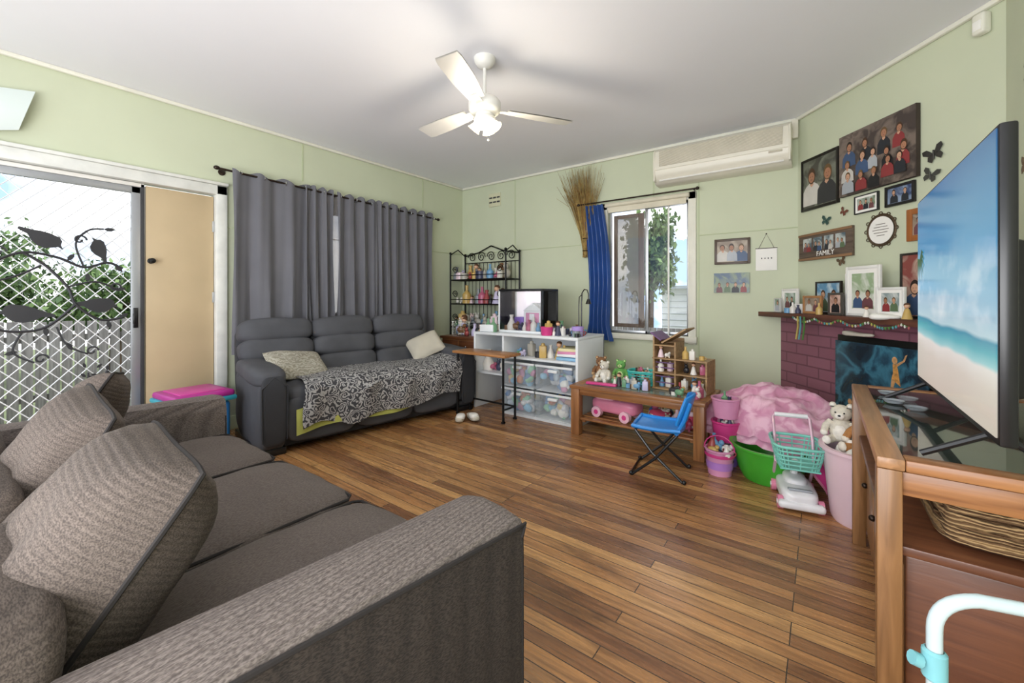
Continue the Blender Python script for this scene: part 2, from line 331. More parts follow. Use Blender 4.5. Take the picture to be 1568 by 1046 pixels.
# ---------------------------------------------------------------- windows
def window(name,x0,x1,z0,z1,loc,rz):
    q=B(name); fw=0.075
    q.bb(x0-fw,x0,-0.02,0.1,z0-fw,z1+fw,m_trim,0.005); q.bb(x1,x1+fw,-0.02,0.1,z0-fw,z1+fw,m_trim,0.005)
    q.bb(x0-fw,x1+fw,-0.02,0.1,z1,z1+fw,m_trim,0.005); q.bb(x0-fw-0.01,x1+fw+0.01,-0.045,0.1,z0-fw*0.8,z0,m_trim,0.006)
    xm=(x0+x1)/2-0.02
    for a,c,y in ((x0,xm+0.03,0.03),(xm-0.01,x1,0.06)):
        for (p,r_) in ((a,a+0.03),(c-0.03,c)): q.bb(p,r_,y,y+0.02,z0,z1,m_alu,0.003)
        q.bb(a,c,y,y+0.02,z0,z0+0.03,m_alu,0.003); q.bb(a,c,y,y+0.02,z1-0.03,z1,m_alu,0.003)
        q.bb(a+0.03,c-0.03,y+0.008,y+0.011,z0+0.03,z1-0.03,m_glass)
    q.bb(x0+0.64,x0+0.655,0.03,0.045,z0,z1,m_white)
    return q.done(loc,rz)
window('window_1',WX0,WX1,WZ0,WZ1,(0,0,0),0)
window('window_2',-2.45,-1.1,0.95,2.05,(0,0,0),R(90))
b=B('window_louvre_shutter'); m_brn=wood('shutter_brown','#5a4a3e','#746050',0.5,'z')
b.bb(2.26,2.30,0.065,0.09,0.82,2.06,m_brn,0.004); b.bb(2.54,2.60,0.065,0.09,0.82,2.06,m_brn,0.004); b.bb(2.3,2.54,0.065,0.09,0.82,0.86,m_brn,0.003); b.bb(2.3,2.54,0.065,0.09,2.02,2.06,m_brn,0.003)
m_fly=M('flyscreen','#8a847c',0.8,alpha=0.6); b.bb(2.30,2.54,0.075,0.078,0.86,2.02,m_fly); b.done()
# ---------------------------------------------------------------- curtains left
def curtmat(name,col,rough,sheen=0.3):
    m=M(name,col,rough,var=0.06,scale=4,bump=0.1,bscale=250); m.node_tree.nodes['Principled BSDF'].inputs['Sheen Weight'].default_value=sheen; return m
m_curt=curtmat('grey_curtain_fabric','#66666c',0.75,0.15)
b=B('grey_curtain')
def panel(y0,y1,folds,amp,z0,z1,ph=0.0,off=0.0):
    def f(u,v):
        uu=u+0.012*math.sin(v*5+u*9)
        y=y0+(y1-y0)*uu
        a=amp*(0.55+0.45*v)
        x=0.105+off+a*math.sin(uu*folds*2*math.pi+ph+0.5*math.sin(v*3+u*4))+0.25*a*math.sin(uu*folds*4.7*math.pi+v)
        z=z1+(z0-z1)*v+0.018*math.cos(uu*folds*2*math.pi+ph)*(1-v)
        return (x,y,z)
    b.surf(f,max(24,int(folds*14)),22,m_curt)
panel(-2.95,-2.28,3,0.036,0.66,2.235,0.5)
panel(-2.33,-2.04,3,0.038,0.66,2.235,1.0,0.006)
panel(-1.99,-1.44,4,0.038,0.66,2.225,0.0)
panel(-1.56,-1.27,3,0.038,0.66,2.225,2.0,0.012)
panel(-1.38,-0.68,5,0.036,0.62,2.22,1.4)
m_sheer=M('sheer_lining','#a9a5a8',0.9,alpha=0.85)
b.surf(lambda u,v:(0.06+0.01*math.sin(u*20),-2.10+0.2*u,2.2-1.5*v),16,4,m_sheer)
b.done()
b=B('curtain_rod'); m_bronze=M('dark_bronze','#3a302a',0.35,0.8)
b.tube([(0.105,-3.05,2.225),(0.105,-0.58,2.165)],0.0095,m_bronze,10)
for y,z in ((-3.06,2.226),(-0.57,2.165)): b.sph((0.105,y,z),(0.018,0.024,0.018),m_bronze)
for y,z in ((-2.99,2.222),(-1.99,2.197),(-0.64,2.167)): b.tube([(0,y,z),(0.105,y,z)],0.007,m_bronze); b.lathe([(0,0),(0.028,0),(0.028,0.006),(0,0.008)],(0,y,z),m_bronze,14,(0,R(90),0))
for i in range(13):
    y=-2.88+i*0.185; z=2.225-0.06*(y+3.05)/2.47
    b.tube([(0.105+0.022*math.cos(a),y,z+0.022*math.sin(a)) for a in [k*math.pi/6 for k in range(12)]],0.004,m_chrome,6,True)
b.done()
m_blue=M('royal_blue_satin','#12478f',0.35,var=0.15,scale=5); m_blue.node_tree.nodes['Principled BSDF'].inputs['Sheen Weight'].default_value=0.4
b=B('blue_curtain')
def f(u,v):
    wl=1.955+0.07*math.sin(v*2.2)-0.01*v; wr=2.19+0.10*v+0.04*math.sin(v*4)
    if v>0.9: wl-= (v-0.9)*0.3; wr+=(v-0.9)*0.5
    return (wl+(wr-wl)*u,-0.075+0.022*math.sin(u*5*2*math.pi+v*1.5),2.18-1.47*v-0.05*u*max(0,v-0.85)*6)
b.surf(f,60,30,m_blue); b.done()
b=B('curtain_rod'); b.tube([(1.9,-0.075,2.205),(3.16,-0.075,2.205)],0.008,m_bronze,10)
for x in (1.89,3.17): b.sph((x,-0.075,2.205),0.017,m_bronze)
for x in (1.93,3.13): b.tube([(x,0,2.205),(x,-0.075,2.205)],0.006,m_bronze)
b.tube([(2.19,-0.03,2.16),(3.08,-0.03,2.175)],0.006,m_white)
b.done()
b=B('window_roller_blind'); b.lathe([(0,-0.44),(0.022,-0.44),(0.022,0.44),(0,0.44)],(2.65,-0.05,2.16),M('blind_fabric','#d9d2bd',0.8),12,(0,R(90),0)); b.bb(2.24,3.06,-0.045,-0.04,2.08,2.16,MC['blind_fabric']); b.done()
# ---------------------------------------------------------------- broom bush
b=B('dried_twig_broom'); m_twig=M('dry_twig','#8a6a3c',0.9,var=0.35,scale=20); m_twig2=M('dry_twig_light','#a89258',0.9,var=0.3,scale=20)
for i in range(230):
    a=random.gauss(0,0.45); a=max(-1,min(1,a)); x0=1.965+random.uniform(-0.025,0.025); y0=-0.05+random.uniform(-0.015,0.01)
    top=2.45+random.uniform(-0.14,0.2); xb=1.96
    pts=[(x0,y0,1.60+random.uniform(0,0.08)),(xb+a*0.06-0.01,y0,1.9),(xb+a*0.17-0.03,y0-abs(random.gauss(0,0.012)),2.2),(xb-0.07+a*0.29+random.uniform(-0.03,0.03),y0-abs(random.gauss(0,0.03)),top)]
    b.tube(pts,[0.003,0.003,0.0022,0.0012],random.choice([m_twig,m_twig2]),4)
for z in (1.68,1.82): b.tube([(1.965+0.03*math.cos(t),-0.05+0.024*math.sin(t),z) for t in [k*math.pi/6 for k in range(12)]],0.005,m_bronze,6,True)
b.done()
b=B('wall_vent'); b.box((0.6,-0.006,2.46),(0.2,0.012,0.18),M('vent_cream','#d5d3b4',0.6),bev=0.004)
for r_ in range(2):
    for i in range(3): b.box((0.535+0.065*i,-0.013,2.49-0.06*r_),(0.05,0.004,0.02),m_dark)
b.done()
# ---------------------------------------------------------------- air conditioner
b=B('wall_air_conditioner'); m_ac=M('ac_offwhite_plastic','#e4dfcf',0.35,var=0.03,scale=3); m_acg=M('ac_grille','#bdb5a2',0.5)
prof=[(0,0.0),(-0.12,0.0),(-0.18,0.03),(-0.215,0.09),(-0.22,0.2),(-0.21,0.31),(-0.17,0.345),(0,0.345)]
b.poly([(y,z) for y,z in prof],m_ac,y=-0.57,th=1.14,mx=Matrix.Rotation(R(90),4,'Z')@Matrix.Identity(4))
b.box((0,-0.2215,0.235),(1.02,0.006,0.15),m_acg,bev=0.002)
for i in range(15): b.box((0,-0.226,0.167+i*0.0097),(1.02,0.005,0.003),m_ac)
b.box((0,-0.218,0.13),(1.1,0.012,0.008),m_ac,bev=0.002)
b.box((0,-0.175,0.045),(1.04,0.008,0.06),m_white,(R(-38),0,0),bev=0.004); b.box((0,-0.205,0.082),(1.04,0.006,0.006),m_dark,(R(-38),0,0))
b.box((0.46,-0.223,0.11),(0.1,0.006,0.018),m_acg,bev=0.002)
for x in (-0.56,0.56): b.box((x,-0.115,0.17),(0.018,0.215,0.3),m_ac,bev=0.01)
o=b.done((3.36,0,2.275))
b=B('ac_pipe_cover'); b.box((3.95,-0.03,2.6),(0.05,0.05,0.16),m_ac,bev=0.01); b.done()
# ---------------------------------------------------------------- ceiling fan
b=B('ceiling_fan'); m_fan=M('fan_white','#e9e7e0',0.35,var=0.02); m_blade=M('fan_blade','#cfcdc8',0.4,var=0.05)
b.lathe([(0,0),(0.07,0),(0.068,-0.02),(0.05,-0.05),(0.022,-0.065),(0,-0.065)],(0,0,0),m_fan,28)
b.tube([(0,0,-0.05),(0,0,-0.28)],0.011,m_fan)
b.lathe([(0,-0.25),(0.03,-0.25),(0.05,-0.262),(0.09,-0.27),(0.105,-0.29),(0.105,-0.335),(0.09,-0.355),(0.06,-0.365),(0.06,-0.38),(0.07,-0.39),(0.07,-0.405),(0.05,-0.42),(0,-0.42)],(0,0,0),m_fan,32)
for ang in (-68,58,176):
    mx=Matrix.Rotation(R(ang),4,'Z')@Matrix.Translation((0,0,-0.325))@Matrix.Rotation(R(11),4,'X')
    def fb(u,v): 
        x=0.15+0.47*u; w=0.050+0.018*min(1,u*2)
        if u>0.93: w*=0.9
        return (x,(v*2-1)*w,0.004)
    b.surf(fb,10,4,m_blade,mx.copy()); b.surf(lambda u,v:(fb(u,v)[0],-fb(u,v)[1],-0.004),10,4,m_blade,mx.copy())
    q=bmesh.new(); bmesh.ops.create_cube(q,size=1); bmesh.ops.transform(q,matrix=mx@Matrix.Translation((0.14,0,-0.006))@Matrix.Diagonal((0.14,0.045,0.006,1)),verts=q.verts); b.add(q,m_fan)
m_gl=M('frosted_glass_shade','#fff3d0',0.3,emit=2.0,var=0.02); m_bulb=M('lamp_bulb','#ffe9a8',0.3,emit=25,var=0.0)
for ang in (0,90,180,270):
    mx=Matrix.Rotation(R(ang+20),4,'Z')@Matrix.Translation((0.035,0,-0.405))@Matrix.Rotation(R(140),4,'Y')
    e=mx.to_euler(); b.lathe([(0.012,0),(0.018,0.015),(0.03,0.035),(0.038,0.058),(0.043,0.068)],mx.translation,m_gl,16,tuple(e))
    c=mx@Vector((0,0,0.045)); b.sph(c,(0.016,0.016,0.021),m_bulb)
b.tube([(0.03,0,-0.42),(0.03,0,-0.53)],0.0012,m_chrome); b.sph((0.03,0,-0.535),0.006,m_fan)
FX,FY=2.379,-2.31
b.done((FX,FY,HC))
# ---------------------------------------------------------------- foreground sofa
m_seat=cord_mat('sofa_seat_fabric','#564d49','#6a615c','x',0.008,0.15)
m_arm=cord_mat('sofa_arm_fabric','#59504c','#7d736e','x',0.013,0.7)
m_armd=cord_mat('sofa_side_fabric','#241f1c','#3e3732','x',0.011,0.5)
m_pipe=M('dark_piping','#262221',0.9)
m_pil=cord_mat('sofa_pillow_fabric','#453c37','#665b53','z',0.013,0.5)
b=B('fabric_sofa')
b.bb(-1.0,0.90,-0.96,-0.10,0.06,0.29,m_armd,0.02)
cw=0.585
for i in range(3):
    x=-0.87+cw*(i+0.5)
    b.puff((x,-0.345,0.365),(cw-0.008,0.74,0.19),m_seat,e=9,n=12,crown=0.02,nz=0.006,nsc=8)
    w=cw/2-0.014; zt=0.442
    b.tube([(x-w,-0.68,zt+0.004),(x-w,-0.02,zt),(x-w+0.02,0.002,zt),(x,0.007,zt),(x+w-0.02,0.002,zt),(x+w,-0.02,zt),(x+w,-0.68,zt+0.004)],0.005,m_pipe,6)
    b.tube([(x-w,-0.02,0.29),(x,0.01,0.288),(x+w,-0.02,0.29)],0.005,m_pipe,6)
def arm(x0f,x1f,x0b,x1b,yf,yb,zt):
    sec=[(0,0.06),(0,0.50),(0.02,0.575),(0.10,zt+0.005),(0.35,zt+0.015),(0.7,zt+0.008),(0.95,zt-0.004),(0.995,zt-0.02),(1,0.5),(1,0.06)]
    n=len(sec)
    def g(u,v):
        i=v*(n-1); k=min(int(i),n-2); t=i-k; a=sec[k];c=sec[k+1]; q=a[0]+(c[0]-a[0])*t; z=a[1]+(c[1]-a[1])*t
        uu=max(0,(u-0.06)/0.94)
        y=yf+(yb-yf)*uu
        if u<0.06:
            s_=1-u/0.06; z=z-(0.03*s_*s_ if z>0.4 else 0); y=yf+0.0+0.012*(1-s_) ; q=0.5+(q-0.5)*(1-0.04*s_)
        xx0=x0f+(x0b-x0f)*uu; xx1=x1f+(x1b-x1f)*uu
        return (xx0+(xx1-xx0)*q,y,z)
    return g,sec,n
g,sec,n=arm(0.835,1.04,0.73,0.89,-0.03,-0.98,0.62)
b.surf(lambda u,v:g(u,v*7/9),28,42,m_arm)
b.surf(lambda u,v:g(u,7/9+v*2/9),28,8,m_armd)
b.poly([(g(0,v/24)[0],g(0,v/24)[2]) for v in range(25)],m_armd,y=-0.03)
b.tube([Vector(g(u/20,7/9))+Vector((0.002,0,0.003)) for u in range(21)],0.005,m_pipe,6)
b.tube([Vector(g(0,v/24))+Vector((0,0.002,0)) for v in range(25)],0.005,m_pipe,6)
g,sec,n=arm(-0.86,-1.08,-0.98,-1.18,0.0,-0.98,0.62)
b.surf(lambda u,v:g(u,v),28,60,m_arm)
b.poly([(g(0,v/24)[0],g(0,v/24)[2]) for v in range(25)],m_arm,y=0.0)
b.tube([Vector(g(0,v/24))+Vector((0,0.002,0)) for v in range(25)],0.005,m_pipe,6)
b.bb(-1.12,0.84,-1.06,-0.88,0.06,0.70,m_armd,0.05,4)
for i in range(3): b.puff((-0.92+0.57*(i+0.5),-0.83,0.56),(0.56,0.15,0.30),m_pil,(R(-10),0,0),e=5,n=10)
for x in (-0.95,0.85):
    for y in (-0.9,-0.14): b.lathe([(0.03,0),(0.035,0.06)],(x,y,0),m_blackp,12)
SO=(2.52,-3.53,0); b.done(SO,0)
def cushion(name,c,size,mat,rot,pipe=None):
    q=B(name); q.pillow((0,0,0),size,mat,(0,0,0),pipe); o=q.done(c); o.rotation_euler=rot; return o
cushion('throw_pillow',(2.93,-4.20,0.64),(0.62,0.46,0.27),m_pil,(R(-36),R(-2),R(-6)),m_pipe)
cushion('throw_pillow',(2.36,-4.20,0.665),(0.50,0.42,0.20),m_pil,(R(-28),R(4),R(-2)),m_pipe)
cushion('throw_pillow',(1.88,-4.08,0.675),(0.48,0.42,0.18),m_pil,(R(-30),R(-8),R(-14)),m_pipe)
# ---------------------------------------------------------------- recliner sofa
m_rec=M('charcoal_suede','#4c4d52',0.8,var=0.10,scale=7,bump=0.08,bscale=120); m_recd=M('charcoal_dark','#35363a',0.85,var=0.1)
b=B('recliner_sofa')
b.bb(-0.92,0.92,-0.33,0.38,0.03,0.34,m_recd,0.02)
for sx in (-1,1):
    b.puff((sx*0.88,-0.02,0.30),(0.19,0.80,0.56),m_rec,e=6,n=12,nz=0.01)
    b.puff((sx*0.885,-0.06,0.575),(0.23,0.72,0.13),m_rec,(R(3),0,0),e=4,n=10,nz=0.01)
    b.puff((sx*0.88,-0.415,0.33),(0.17,0.05,0.5),m_recd,e=5,n=8)
    b.tube([(sx*0.88-0.08,-0.44,0.12),(sx*0.88-0.085,-0.44,0.5),(sx*0.88,-0.43,0.575),(sx*0.88+0.085,-0.44,0.5),(sx*0.88+0.08,-0.44,0.12)],0.005,m_recd,6)
    b.bb(sx*0.88-0.09,sx*0.88+0.09,-0.39,0.36,0.0,0.05,m_blackp,0.005)
for i in range(3):
    x=-0.53+0.53*i
    b.puff((x,-0.08,0.385),(0.525,0.66,0.19),m_rec,e=6,n=12,crown=0.02,nz=0.01)
    b.puff((x,-0.38,0.24),(0.52,0.07,0.34),m_rec,e=5,n=10,nz=0.01)
    x=-0.68+0.585*i
    b.puff((x,0.22,0.53),(0.58,0.20,0.22),m_rec,(R(-10),0,0),e=3.6,n=12,nz=0.012)
    b.puff((x,0.255,0.70),(0.585,0.20,0.2),m_rec,(R(-12),0,0),e=3.6,n=12,nz=0.012)
    b.puff((x,0.30,0.86),(0.585,0.20,0.21),m_rec,(R(-14),0,0),e=3.6,n=12,nz=0.012)
    b.puff((x,0.34,0.6),(0.58,0.12,0.66),m_recd,(R(-6),0,0),e=7,n=8)
RO=(0.71,-2.06,0); RR=R(81); b.done(RO,RR)
m_pais=pattern_mat('paisley_print','paisley','#3c3c41','#a9a8a7',13,0.55)
b=B('paisley_throw_blanket')
def fth(u,v):
    x=-0.70+1.50*u; edge=0.02*math.sin(u*17)+0.03*noise.noise(Vector((u*6,0,0)))
    L=0.98; d=v*L
    y0=0.14
    if d<0.5: y=y0-d; z=0.512+0.03*math.sin(d*6)*0.5
    elif d<0.6: t=(d-0.5)/0.1; y=y0-0.5-0.075*math.sin(t*math.pi/2); z=0.505-0.07*(1-math.cos(t*math.pi/2))
    else: y=y0-0.60-0.015*math.sin(u*25); z=0.435-(d-0.6)*0.68
    z+=0.012*noise.noise(Vector((x*5,d*6,1.3)))+ (0.05*max(0,u-0.85)/0.15 if d<0.6 else 0)
    y-= 0.008+0.02*noise.noise(Vector((x*8,d*3,7)))*(1 if d>0.5 else 0.2)
    if d>0.6: z+=edge+0.08*max(0,(u-0.55))*2*(d-0.6)/0.4
    return (x+0.03*math.sin(v*5)+0.05*v*(0.5-u),y,z)
b.surf(fth,70,48,m_pais); b.done(RO,RR)
b=B('yellow_green_blanket'); m_yel=M('yellow_green_fleece','#b4b862',0.95,var=0.12,scale=10,bump=0.2,bscale=150)
def fy(u,v):
    x=-0.74+1.2*u; return (x,-0.445-0.006*math.sin(u*30)-0.005*v, 0.32-0.19*v+0.025*math.sin(u*7)+ (0.07*u))
b.surf(fy,40,8,m_yel); b.done(RO,RR)
def w2(lx,ly,z):
    c,s_=math.cos(RR),math.sin(RR); return (RO[0]+lx*c-ly*s_,RO[1]+lx*s_+ly*c,z)
m_beige=pattern_mat('beige_geometric_print','swirl','#8f8a7c','#aeaa9c',14,0.5); m_cream=M('cream_linen','#bfb9aa',0.9,var=0.08)
cushion('patterned_cushion',w2(-0.60,-0.02,0.585),(0.48,0.36,0.13),m_beige,(R(-58),R(6),RR+R(8)))
cushion('cream_cushion',w2(0.66,0.02,0.645),(0.36,0.30,0.12),m_cream,(R(-48),R(-22),RR-R(20)))
b=B('pink_lidded_storage_tub'); m_mag=M('magenta_plastic','#b02a8c',0.4); m_bl=M('blue_plastic','#2f7fc4',0.4)
b.box((0,0,0.19),(0.36,0.34,0.38),m_bl,bev=0.03,seg=3); b.box((0,0,0.40),(0.42,0.40,0.035),M('teal_plastic_rim','#3aa6b8',0.4),bev=0.012)
b.box((0,0,0.435),(0.40,0.38,0.05),m_mag,bev=0.02,seg=3); b.box((0,0,0.462),(0.3,0.28,0.012),M('pink_lid','#c94498',0.4),bev=0.005); b.done((0.40,-3.30,0),R(5))
# ---------------------------------------------------------------- corner rack
def figurine(q,c,h,rnd=random):
    x,y,z=c; t=rnd.randint(0,6); r=h*0.28
    cols=['#e8e4dc','#b8607c','#6f9fc4','#c9a862','#7a5636','#8a8f96','#6d9a76','#a04848','#f0d7df','#3c3f58','#c9c2e0','#e8e4dc','#b9b4a8','#2c2c30']
    col=rnd.choice(cols); m=M('figurine_'+col[1:],col,0.35,var=0.1)
    if t==0: q.lathe([(0,0),(r,0),(r*1.1,h*0.3),(r*0.5,h*0.65),(r*0.35,h*0.8),(r*0.55,h)],c,m,12)
    elif t==1:
        q.lathe([(0,0),(r,0),(r*0.8,h*0.2),(r*0.45,h*0.6),(r*0.2,h*0.68)],c,m,12); q.sph((x,y,z+h*0.82),r*0.55,M('skin_tone','#dcae8e',0.6)); q.sph((x,y+r*0.1,z+h*0.88),(r*0.58,r*0.58,r*0.5),M('doll_hair','#5a3a22',0.8))
    elif t==2: h=h*0.7; q.lathe([(0,0),(r,0),(r,h*0.6),(r*1.05,h*0.62)],c,m,12); q.tube([(x+r,y,z+h*0.5),(x+r*1.7,y,z+h*0.42),(x+r*1.6,y,z+h*0.2),(x+r,y,z+h*0.12)],r*0.13,m,6)
    elif t==3:
        q.sph((x,y,z+h*0.3),(r,r*0.8,h*0.3),m); q.sph((x,y-r*0.2,z+h*0.7),r*0.65,m)
        for s_ in (-1,1): q.sph((x+s_*r*0.45,y-r*0.1,z+h*0.92),r*0.22,m,seg=8)
    elif t==4: q.lathe([(0,0),(r*0.9,0),(r*0.9,h*0.5),(r*0.3,h*0.7),(r*0.3,h),(0,h)],c,m,12)
    elif t==5:
        q.puff((x,y,z+h*0.28),(r*2.2,r*1.3,h*0.4),m,(0,0,rnd.uniform(-1,1)),e=2.6,n=3); q.sph((x+r*0.8,y-r*.3,z+h*0.5),r*0.45,m,seg=8)
        for a_ in (-.6,.6): q.tube([(x+a_*r,y,z+h*0.2),(x+a_*r*1.1,y,z)],r*0.2,m,6)
    else: q.box((x,y,z+h*0.4),(r*1.7,r*1.3,h*0.8),m,(0,0,rnd.uniform(-.5,.5)),bev=r*0.2); q.lathe([(0,0),(r*0.5,0),(r*0.4,h*0.15),(0,h*0.2)],(x,y,z+h*0.8),m,10)
b=B('black_metal_bakers_rack')
RX0,RX1,RY0,RY1=0.10,1.04,-0.34,-0.05
for x in (RX0,RX1):
    for y in (RY0,RY1): b.tube([(x,y,0),(x,y,1.72)],0.011,m_black)
    b.tube([(x,RY0,1.72),(x,(RY0+RY1)/2,1.80),(x,RY1,1.72)],0.008,m_black)
    b.sph((x,RY0,1.74),0.018,m_black); b.sph((x,RY1,1.74),0.018,m_black)
LV=(0.75,1.06,1.38)
for z in LV+(0.42,):
    for y in (RY0,RY1): b.tube([(RX0,y,z),(RX1,y,z)],0.009,m_black)
    for x in (RX0,RX1): b.tube([(x,RY0,z),(x,RY1,z)],0.009,m_black)
    for i in range(9): b.tube([(RX0,RY0+0.03*i+0.02,z),(RX1,RY0+0.03*i+0.02,z)],0.004,m_black,5)
    b.tube([(RX0,RY0,z+0.06),(RX1,RY0,z+0.06)],0.005,m_black)
def scroll(cx,z,r,fl,y=RY1):
    pts=[]
    for i in range(22):
        t=i/21*3.3*math.pi; rr=r*(1-0.8*i/21); pts.append((cx+fl*rr*math.cos(t),y,z+rr*math.sin(t)))
    b.tube(pts,0.006,m_black,5)
for i in range(5): scroll(RX0+0.13+i*0.17,1.70,0.07,1 if i%2 else -1)
b.tube([(RX0,RY1,1.72),(RX0+0.25,RY1,1.76),(0.57,RY1,1.84),(RX1-0.25,RY1,1.76),(RX1,RY1,1.72)],0.009,m_black)
b.tube([(RX0,RY1,1.62),(RX1,RY1,1.62)],0.007,m_black)
for i in range(13): x=RX0+0.07+i*0.067; b.tube([(x,RY1,0.42),(x,RY1,1.62)],0.004,m_black,5)
for z in LV: 
    for fl in (-1,1): scroll(0.57+fl*0.38,z+0.13,0.05,fl,RY0)
b.done()
b=B('rack_figurine_collection')
for z in LV:
    x=RX0+0.06
    while x<RX1-0.05:
        for y in (-0.27,-0.15):
            figurine(b,(x+random.uniform(-.02,.02),y,z+0.009),random.uniform(0.08,0.24))
        x+=random.uniform(0.065,0.11)
b.done()
b=B('wooden_side_cabinet'); m_dw=wood('dark_wood','#4d2c1a','#754628',0.4,'x'); m_mw=wood('mid_wood','#6e4527','#9a6a40',0.4,'x'); m_cane=pattern_mat('woven_cane','voronoi','#7b5a36','#c9a66f',60,0.45)
b.bb(0.44,1.02,-0.86,-0.42,0.66,0.69,m_dw,0.006); b.bb(0.46,1.0,-0.84,-0.44,0.50,0.66,m_mw,0.004)
for i in range(2):
    b.bb(0.48+i*0.26,0.72+i*0.26,-0.85,-0.84,0.515,0.645,m_dw,0.003); b.sph((0.60+i*0.26,-0.86,0.58),0.012,m_chrome)
for x in (0.47,0.99):
    for y in (-0.83,-0.45): b.lathe([(0.018,0),(0.026,0.2),(0.02,0.3),(0.028,0.5)],(x,y,0),m_dw,12)
b.bb(0.5,0.96,-0.80,-0.5,0.10,0.44,m_cane,0.03,3); b.bb(0.48,0.98,-0.82,-0.46,0.44,0.46,m_dw,0.004); b.done()
b=B('wire_basket_with_trinkets'); 
for z in (0.72,0.80,0.86): b.tube([(0.58+0.12*math.cos(t),-0.64+0.09*math.sin(t),z) for t in [k*math.pi/10 for k in range(20)]],0.003,m_chrome,5,True)
for k in range(20): t=k*math.pi/10; b.tube([(0.58+0.12*math.cos(t),-0.64+0.09*math.sin(t),0.695),(0.58+0.12*math.cos(t),-0.64+0.09*math.sin(t),0.86)],0.0022,m_chrome,4)
for i in range(12): figurine(b,(0.58+random.uniform(-.07,.07),-0.64+random.uniform(-.05,.05),0.70),random.uniform(0.12,0.24))
for i in range(8): figurine(b,(0.74+i*0.035,-0.7+random.uniform(-.06,.12),0.69),random.uniform(0.1,0.2))
b.done()
# ---------------------------------------------------------------- white desk + drawers
m_lam=M('white_laminate','#e3e7ea',0.35,var=0.02)
b=B('white_desk'); DL=1.20
b.bb(DL,2.42,-1.10,-0.55,0.765,0.79,m_lam,0.003); b.bb(2.395,2.42,-1.10,-0.55,0,0.765,m_lam,0.003); b.bb(DL,DL+0.025,-1.10,-0.55,0,0.765,m_lam,0.003)
b.bb(1.56,1.585,-1.08,-0.57,0,0.765,m_lam,0.003); b.bb(DL,2.42,-0.57,-0.55,0.06,0.765,m_lam,0.002); b.bb(1.585,2.395,-1.08,-0.57,0.545,0.565,m_lam,0.003)
b.bb(DL+0.025,1.56,-1.08,-0.57,0.36,0.38,m_lam,0.003); b.done()
m_clear=M('clear_plastic','#dfeaf2',0.2,alpha=0.16)
b=B('plastic_storage_drawers'); 
for cx in (1.785,2.185):
    for z0,z1 in ((0.03,0.27),(0.285,0.525)):
        w=0.19
        b.bb(cx-w,cx+w,-1.125,-1.12,z0,z1,m_clear,0.002); b.bb(cx-w,cx-w+0.004,-1.12,-0.62,z0,z1,m_clear); b.bb(cx+w-0.004,cx+w,-1.12,-0.62,z0,z1,m_clear); b.bb(cx-w,cx+w,-1.12,-0.62,z0,z0+0.005,m_lam)
        b.bb(cx-w-0.003,cx+w+0.003,-1.135,-1.118,z1-0.02,z1,m_lam,0.004); b.bb(cx-0.05,cx+0.05,-1.15,-1.12,z1-0.06,z1-0.035,m_lam,0.006)
        for i in range(44):
            col=random.choice(['#7fb8d8','#d8d8dc','#c9805a','#c47aa0','#f0efe8','#4f76a8','#d9c07c','#8cc8a0','#f0efe8','#c9d8e4','#5f8fc0'])
            b.puff((cx+random.uniform(-.15,.15),-1.03+random.uniform(-.06,.12),z0+0.04+random.uniform(0,.14)),(random.uniform(.05,.11),random.uniform(.04,.08),random.uniform(.04,.08)),M('toybits_'+col[1:],col,0.6),(random.random()*3,random.random()*3,0),e=3,n=3)
b.bb(1.59,2.39,-1.11,-0.60,0.0,0.028,m_lam,0.003); b.done()
b=B('desk_shelf_clutter')
for x in [1.65+i*0.055 for i in range(13)]: figurine(b,(x,-0.95+random.uniform(-.06,.05),0.566),random.uniform(0.07,0.17))
for i,(z,col) in enumerate(((0.566,'#8ab6d6'),(0.60,'#e8e8ea'),(0.625,'#d58db0'),(0.65,'#e4ddb0'))): b.box((2.26,-0.9,z+0.015),(0.22,0.25,0.028),M('folded_'+col[1:],col,0.8),(0,0,0.1*i),bev=0.008)
for i in range(4): figurine(b,(1.28+i*0.07,-0.95,0.381),random.uniform(0.1,0.25))
b.done()
b=B('brown_writing_table'); b.bb(1.20,1.86,-1.42,-1.17,0.60,0.625,wood('honey_wood','#8a5a32','#b98350',0.35,'x'),0.005)
for x,y in ((1.24,-1.38),(1.24,-1.2),(1.81,-1.38),(1.81,-1.2)): b.tube([(x,y,0),(x,y,0.6)],0.011,m_black); b.lathe([(0.02,0),(0.02,0.015)],(x,y,0),m_black,10)
b.tube([(1.24,-1.38,0.12),(1.24,-1.2,0.12)],0.009,m_black); b.tube([(1.81,-1.38,0.12),(1.81,-1.2,0.12)],0.009,m_black); b.tube([(1.24,-1.2,0.12),(1.81,-1.2,0.12)],0.009,m_black); b.done()
b=B('glass_display_tank'); 
for x in (-0.26,0.26):
    for y in (-0.15,0.15): b.box((x,y,0.22),(0.014,0.014,0.44),m_blackp if x>0 else m_lam,bev=0.003)
for z in (0.012,0.43):
    for y in (-0.15,0.15): b.box((0,y,z),(0.53,0.014,0.022),m_lam if z<0.1 else m_blackp,bev=0.003)
    for x in (-0.26,0.26): b.box((x,0,z),(0.014,0.3,0.022),m_lam if z<0.1 else m_blackp,bev=0.003)
b.box((0,-0.15,0.22),(0.5,0.003,0.4),m_glass); b.box((0,0.15,0.22),(0.5,0.004,0.42),m_lam); b.box((-0.26,0,0.22),(0.003,0.28,0.4),m_glass); b.box((0.26,0,0.22),(0.003,0.28,0.4),m_glass)
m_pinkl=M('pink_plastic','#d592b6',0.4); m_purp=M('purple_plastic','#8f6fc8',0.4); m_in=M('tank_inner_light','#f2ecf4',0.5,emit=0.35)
b.box((0,0.144,0.22),(0.49,0.004,0.40),m_in)
